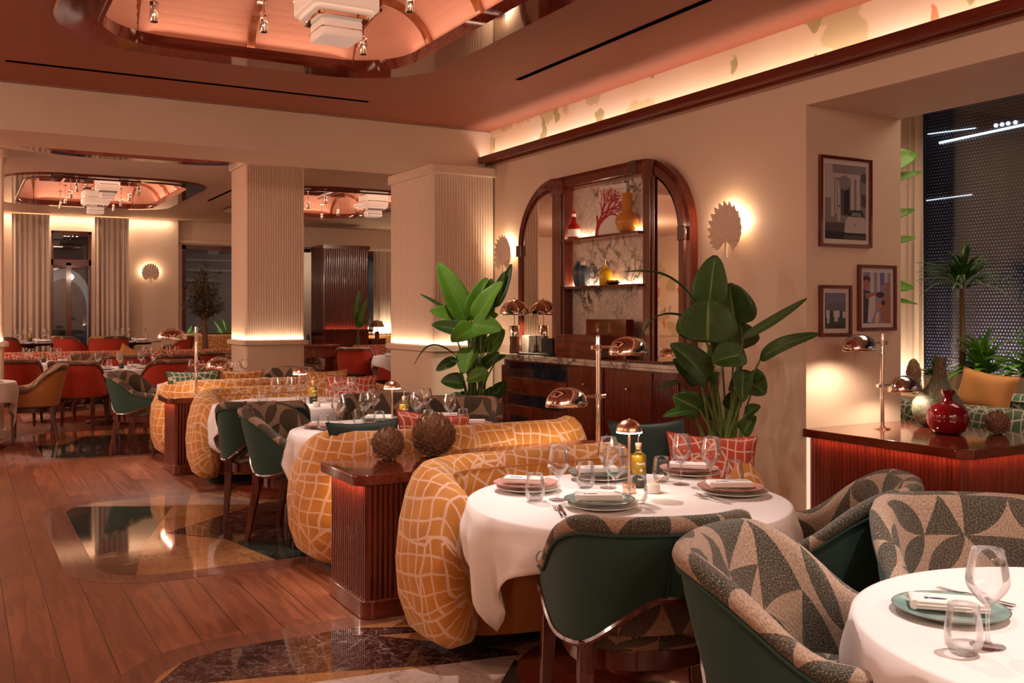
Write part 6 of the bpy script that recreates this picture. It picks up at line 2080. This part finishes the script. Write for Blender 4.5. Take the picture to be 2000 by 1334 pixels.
# potted tree before the far window
def bushy(name, label, loc, z0, R_, H_, n, leaf, mat, seed, trunk=True, cat='tree'):
    rnd = random.Random(seed)
    r = thing(name, label, cat, loc)
    if trunk:
        MB().tube([(0, 0, 0), (.02, 0, z0 * .5), (0, .01, z0)], [.07, .055, .045], 9).build('trunk', M['bark'], r)
    mbb = MB(); mbl = MB()
    for i in range(n):
        a, e = rnd.uniform(0, 6.28), rnd.uniform(-.1, 1.5)
        q = rnd.uniform(.5, 1.0)
        end = Vector((R_ * q * math.cos(a) * math.cos(e), R_ * q * math.sin(a) * math.cos(e), z0 + H_ * q * (.25 + .75 * math.sin(e))))
        st = Vector((0, 0, z0 - .05))
        mid = st.lerp(end, .5) + Vector((rnd.uniform(-.05, .05), rnd.uniform(-.05, .05), .05))
        mbb.tube([st, mid, end], [.010, .006, .002], 4)
        for k in range(16):
            t = rnd.uniform(.35, 1.05)
            p_ = (st.lerp(mid, t * 2) if t < .5 else mid.lerp(end, (t - .5) * 2)) + Vector([rnd.uniform(-.05, .05) for _ in range(3)])
            d = Vector((rnd.uniform(-1, 1), rnd.uniform(-1, 1), rnd.uniform(-.6, 1))).normalized()
            s_ = d.cross(Vector((rnd.uniform(-1, 1), rnd.uniform(-1, 1), rnd.uniform(-1, 1)))).normalized()
            l = leaf * rnd.uniform(.7, 1.3)
            b = mbl.add([p_, p_ + d * l * .5 + s_ * l * .22, p_ + d * l, p_ + d * l * .5 - s_ * l * .22])
            mbl.face([b, b + 1, b + 2, b + 3])
    mbb.build('branches', M['bark'], r)
    lv = mbl.build('foliage', M[mat], r, smooth=False); lv['kind'] = 'stuff'
    return r
bushy('potted_tree', 'small dark-leaved tree standing before the far window, left of the left fluted column', (3.80, 17.95, .25), 1.1, .42, 1.05, 150, .05, 'olive_leaf', 3)
for i, (x, y, n_, l) in enumerate(((4.3, 22.3, 34, 'bright leafy shrub outside the far window, behind the potted tree'), (5.2, 22.4, 36, 'bright strap-leaved plants outside the far window by the left column'), (8.0, 22.4, 26, 'green leaves outside the window between the columns'))):
    strap_plant('garden_plant', l, (x, y, -.1), n_ + 20, 1.15, .11, 'leaf_bright', None, 20 + i, .5, .8, 'shrub')
for i, (x, y) in enumerate(((3.9, 23.2), (6.0, 23.2))):
    bushy('garden_bush', ('green bush low outside the far window', 'green bush outside, hidden partly by the left column', 'green bush outside at the left jamb of the far window')[i], (x, y, -.1), .6, .5, .9, 60, .1, 'leaf_bright', 30 + i, True, 'bush')
paddle_plant('paddle_leaf_plant', 'tall paddle-leaf plant between the columns, beside the dark reeded pier', 20.2, 699, .3,
             [L_(698, 628, 703, 566, 11, m=0), L_(700, 632, 718, 582, 8, m=0), L_(700, 612, 719, 600, 6, m=0), L_(700, 640, 722, 620, 6, m=0), L_(699, 640, 698, 590, 9, m=0)], .18, 9)

# ================================================================ lights
area('cornice_strip', (4.765, 2.6, 3.05), (PI, math.radians(12), 0), .03, 13.0, 10.5, (1, .72, .57))
# wash slots over the far wall
area('far_wall_wash', (1.0, 20.68, 3.34), (math.radians(12), 0, 0), 5.5, .04, 10, (1, .68, .46))
area('far_curtain_wash', (8.6, 20.7, 1.0), (PI, 0, 0), 1.0, .05, 10, (1, .8, .5))
# unseen fill points
# added out of view, with no lanterns there, to light the walls and beam
for x, y, z, p in ((.6, -1.6, 2.95, 22), (-2.5, 1.6, 2.95, 28), (-2.5, 5.35, 2.90, 46), (3.9, -2.0, 2.95, 30), (-2.5, 11.2, 2.6, 44), (-2.5, 16.7, 2.5, 60), (8.8, 13.2, 2.95, 55)):
    point('fill_point', (x, y, z), p, (1, .70, .52), .12)
# narrow beams from the track heads onto the tables
for (x, y, z), t, p, dg in (((2.29, 5.27, 3.20), (2.35, 3.1, .7), 150, 34), ((1.87, 3.7, 3.2), (1.55, 3.6, .3), 70, 40), ((2.31, 6.08, 3.14), (2.4, 5.8, .7), 60, 40), ((1.63, 6.0, 3.17), (1.75, 5.4, .3), 50, 36),
                            ((1.0, 6.11, 3.17), (2.3, 7.9, .7), 90, 30), ((2.4, 1.0, 3.2), (2.35, 1.35, .7), 120, 50), ((2.6, 3.6, 3.2), (2.0, 1.7, .7), 55, 44), ((2.29, 3.9, 3.2), (3.3, 3.9, .7), 40, 36), ((1.45, 4.75, 3.2), (1.9, 4.5, .7), 36, 30),
                            ((2.3, 15.4, 3.2), (1.85, 14.0, .7), 70, 34), ((1.4, 15.4, 3.2), (.7, 12.6, .5), 60, 26), ((2.29, 11.6, 3.25), (2.4, 10.4, .7), 60, 40), ((1.5, 11.6, 3.25), (1.8, 9.3, .6), 60, 34),
                            ((2.3, 16.6, 3.2), (2.75, 16.2, .7), 50, 46), ((1.4, 16.6, 3.2), (1.05, 16.2, .7), 50, 46), ((1.4, 17.9, 3.2), (1.0, 18.9, .7), 40, 46), ((2.3, 17.9, 3.2), (2.6, 18.7, .7), 40, 46), ((5.1, 15.4, 3.2), (5.9, 16.3, .7), 60, 44),
                            ((6.9, 4.2, 3.1), (6.9, 4.2, .7), 22, 70)):
    spot('track_beam', (x, y, z), t, p * .8, (1, .84, .78), dg, .7, .02)
spot('plant_beam', (3.0, 7.2, 3.2), (4.2, 8.1, 1.4), 45, (1, .84, .62), 36, .7, .02)
spot('plant_beam', (3.0, 4.3, 3.2), (4.3, 5.0, 1.3), 9, (1, .84, .62), 36, .7, .02)
spot('bay_fill_spot', (6.9, 5.0, 3.1), (7.75, 5.3, .9), 30, (1, .84, .62), 60, .7, .02)  # added spot without a lamp head, brightens the ledge plants
area('bay_fill', (6.6, 4.6, 3.55), (0, math.radians(15), 0), 1.5, 3, 18, (1, .72, .5))  # added fill with no lamp there, lifts the whole bay
area('curtain_wash', (7.9, 6.3, .74), (PI, 0, 0), .04, .3, .8, (1, .74, .5))
area('screen_fill', (8.45, 4.2, .4), (0, math.radians(-115), 0), .3, 4.5, 90, (.8, .72, .8))  # added light between pane and screen, brightens the screen
area('garden_fill', (4.9, 21.9, 3.0), (math.radians(10), 0, 0), 2.6, .2, 24, (.9, 1, .7))  # added light with no lamp built, so the outside plants show
area('garden_fill', (8.4, 21.9, 3.0), (math.radians(10), 0, 0), 1.6, .2, 20, (.9, 1, .7))
# added unseen area fills, behind the camera and off to the left
area('rear_fill', (1.0, -3.0, 3.3), (0, 0, 0), 5, 2, 60, (1, .70, .54))
area('left_fill', (-4.2, 11.0, 3.2), (0, 0, 0), 3, 8, 120, (1, .70, .54))
for i in range(5):
    struct(MB().box((10 + .0, 3.6 + i * .12, 4.55 - i * .02), (10.02, 3.66 + i * .12, 4.6 - i * .02)), 'trim_%d' % (8 + i), M['citylight'], smooth=False) if False else None
w = bpy.data.worlds.new('night'); sc.world = w; w.use_nodes = True
w.node_tree.nodes['Background'].inputs[0].default_value = (.02, .03, .06, 1); w.node_tree.nodes['Background'].inputs[1].default_value = .35

# ================================================================ camera
cam = bpy.data.cameras.new('camera'); co = bpy.data.objects.new('camera', cam); COL.objects.link(co)
co.location = (0, 0, EYE); co.rotation_euler = (PI / 2, 0, -YAW)
cam.sensor_width = 36; cam.lens = 36 * FPX / 2000
cam.shift_y = -(667 - HOR) / 2000.0
cam.clip_start = .05; cam.clip_end = 100
sc.camera = co
sc.view_settings.view_transform = 'Standard'; sc.view_settings.look = 'None'; sc.view_settings.gamma = 1; sc.view_settings.use_curve_mapping = False
sc.view_settings.exposure = 1.45
cy = sc.cycles
cy.max_bounces = 6; cy.diffuse_bounces = 3; cy.glossy_bounces = 4; cy.transmission_bounces = 6; cy.transparent_max_bounces = 20; cy.adaptive_threshold = .05
cy.caustics_reflective = False; cy.caustics_refractive = False
cy.sample_clamp_indirect = 3; cy.use_denoising = True
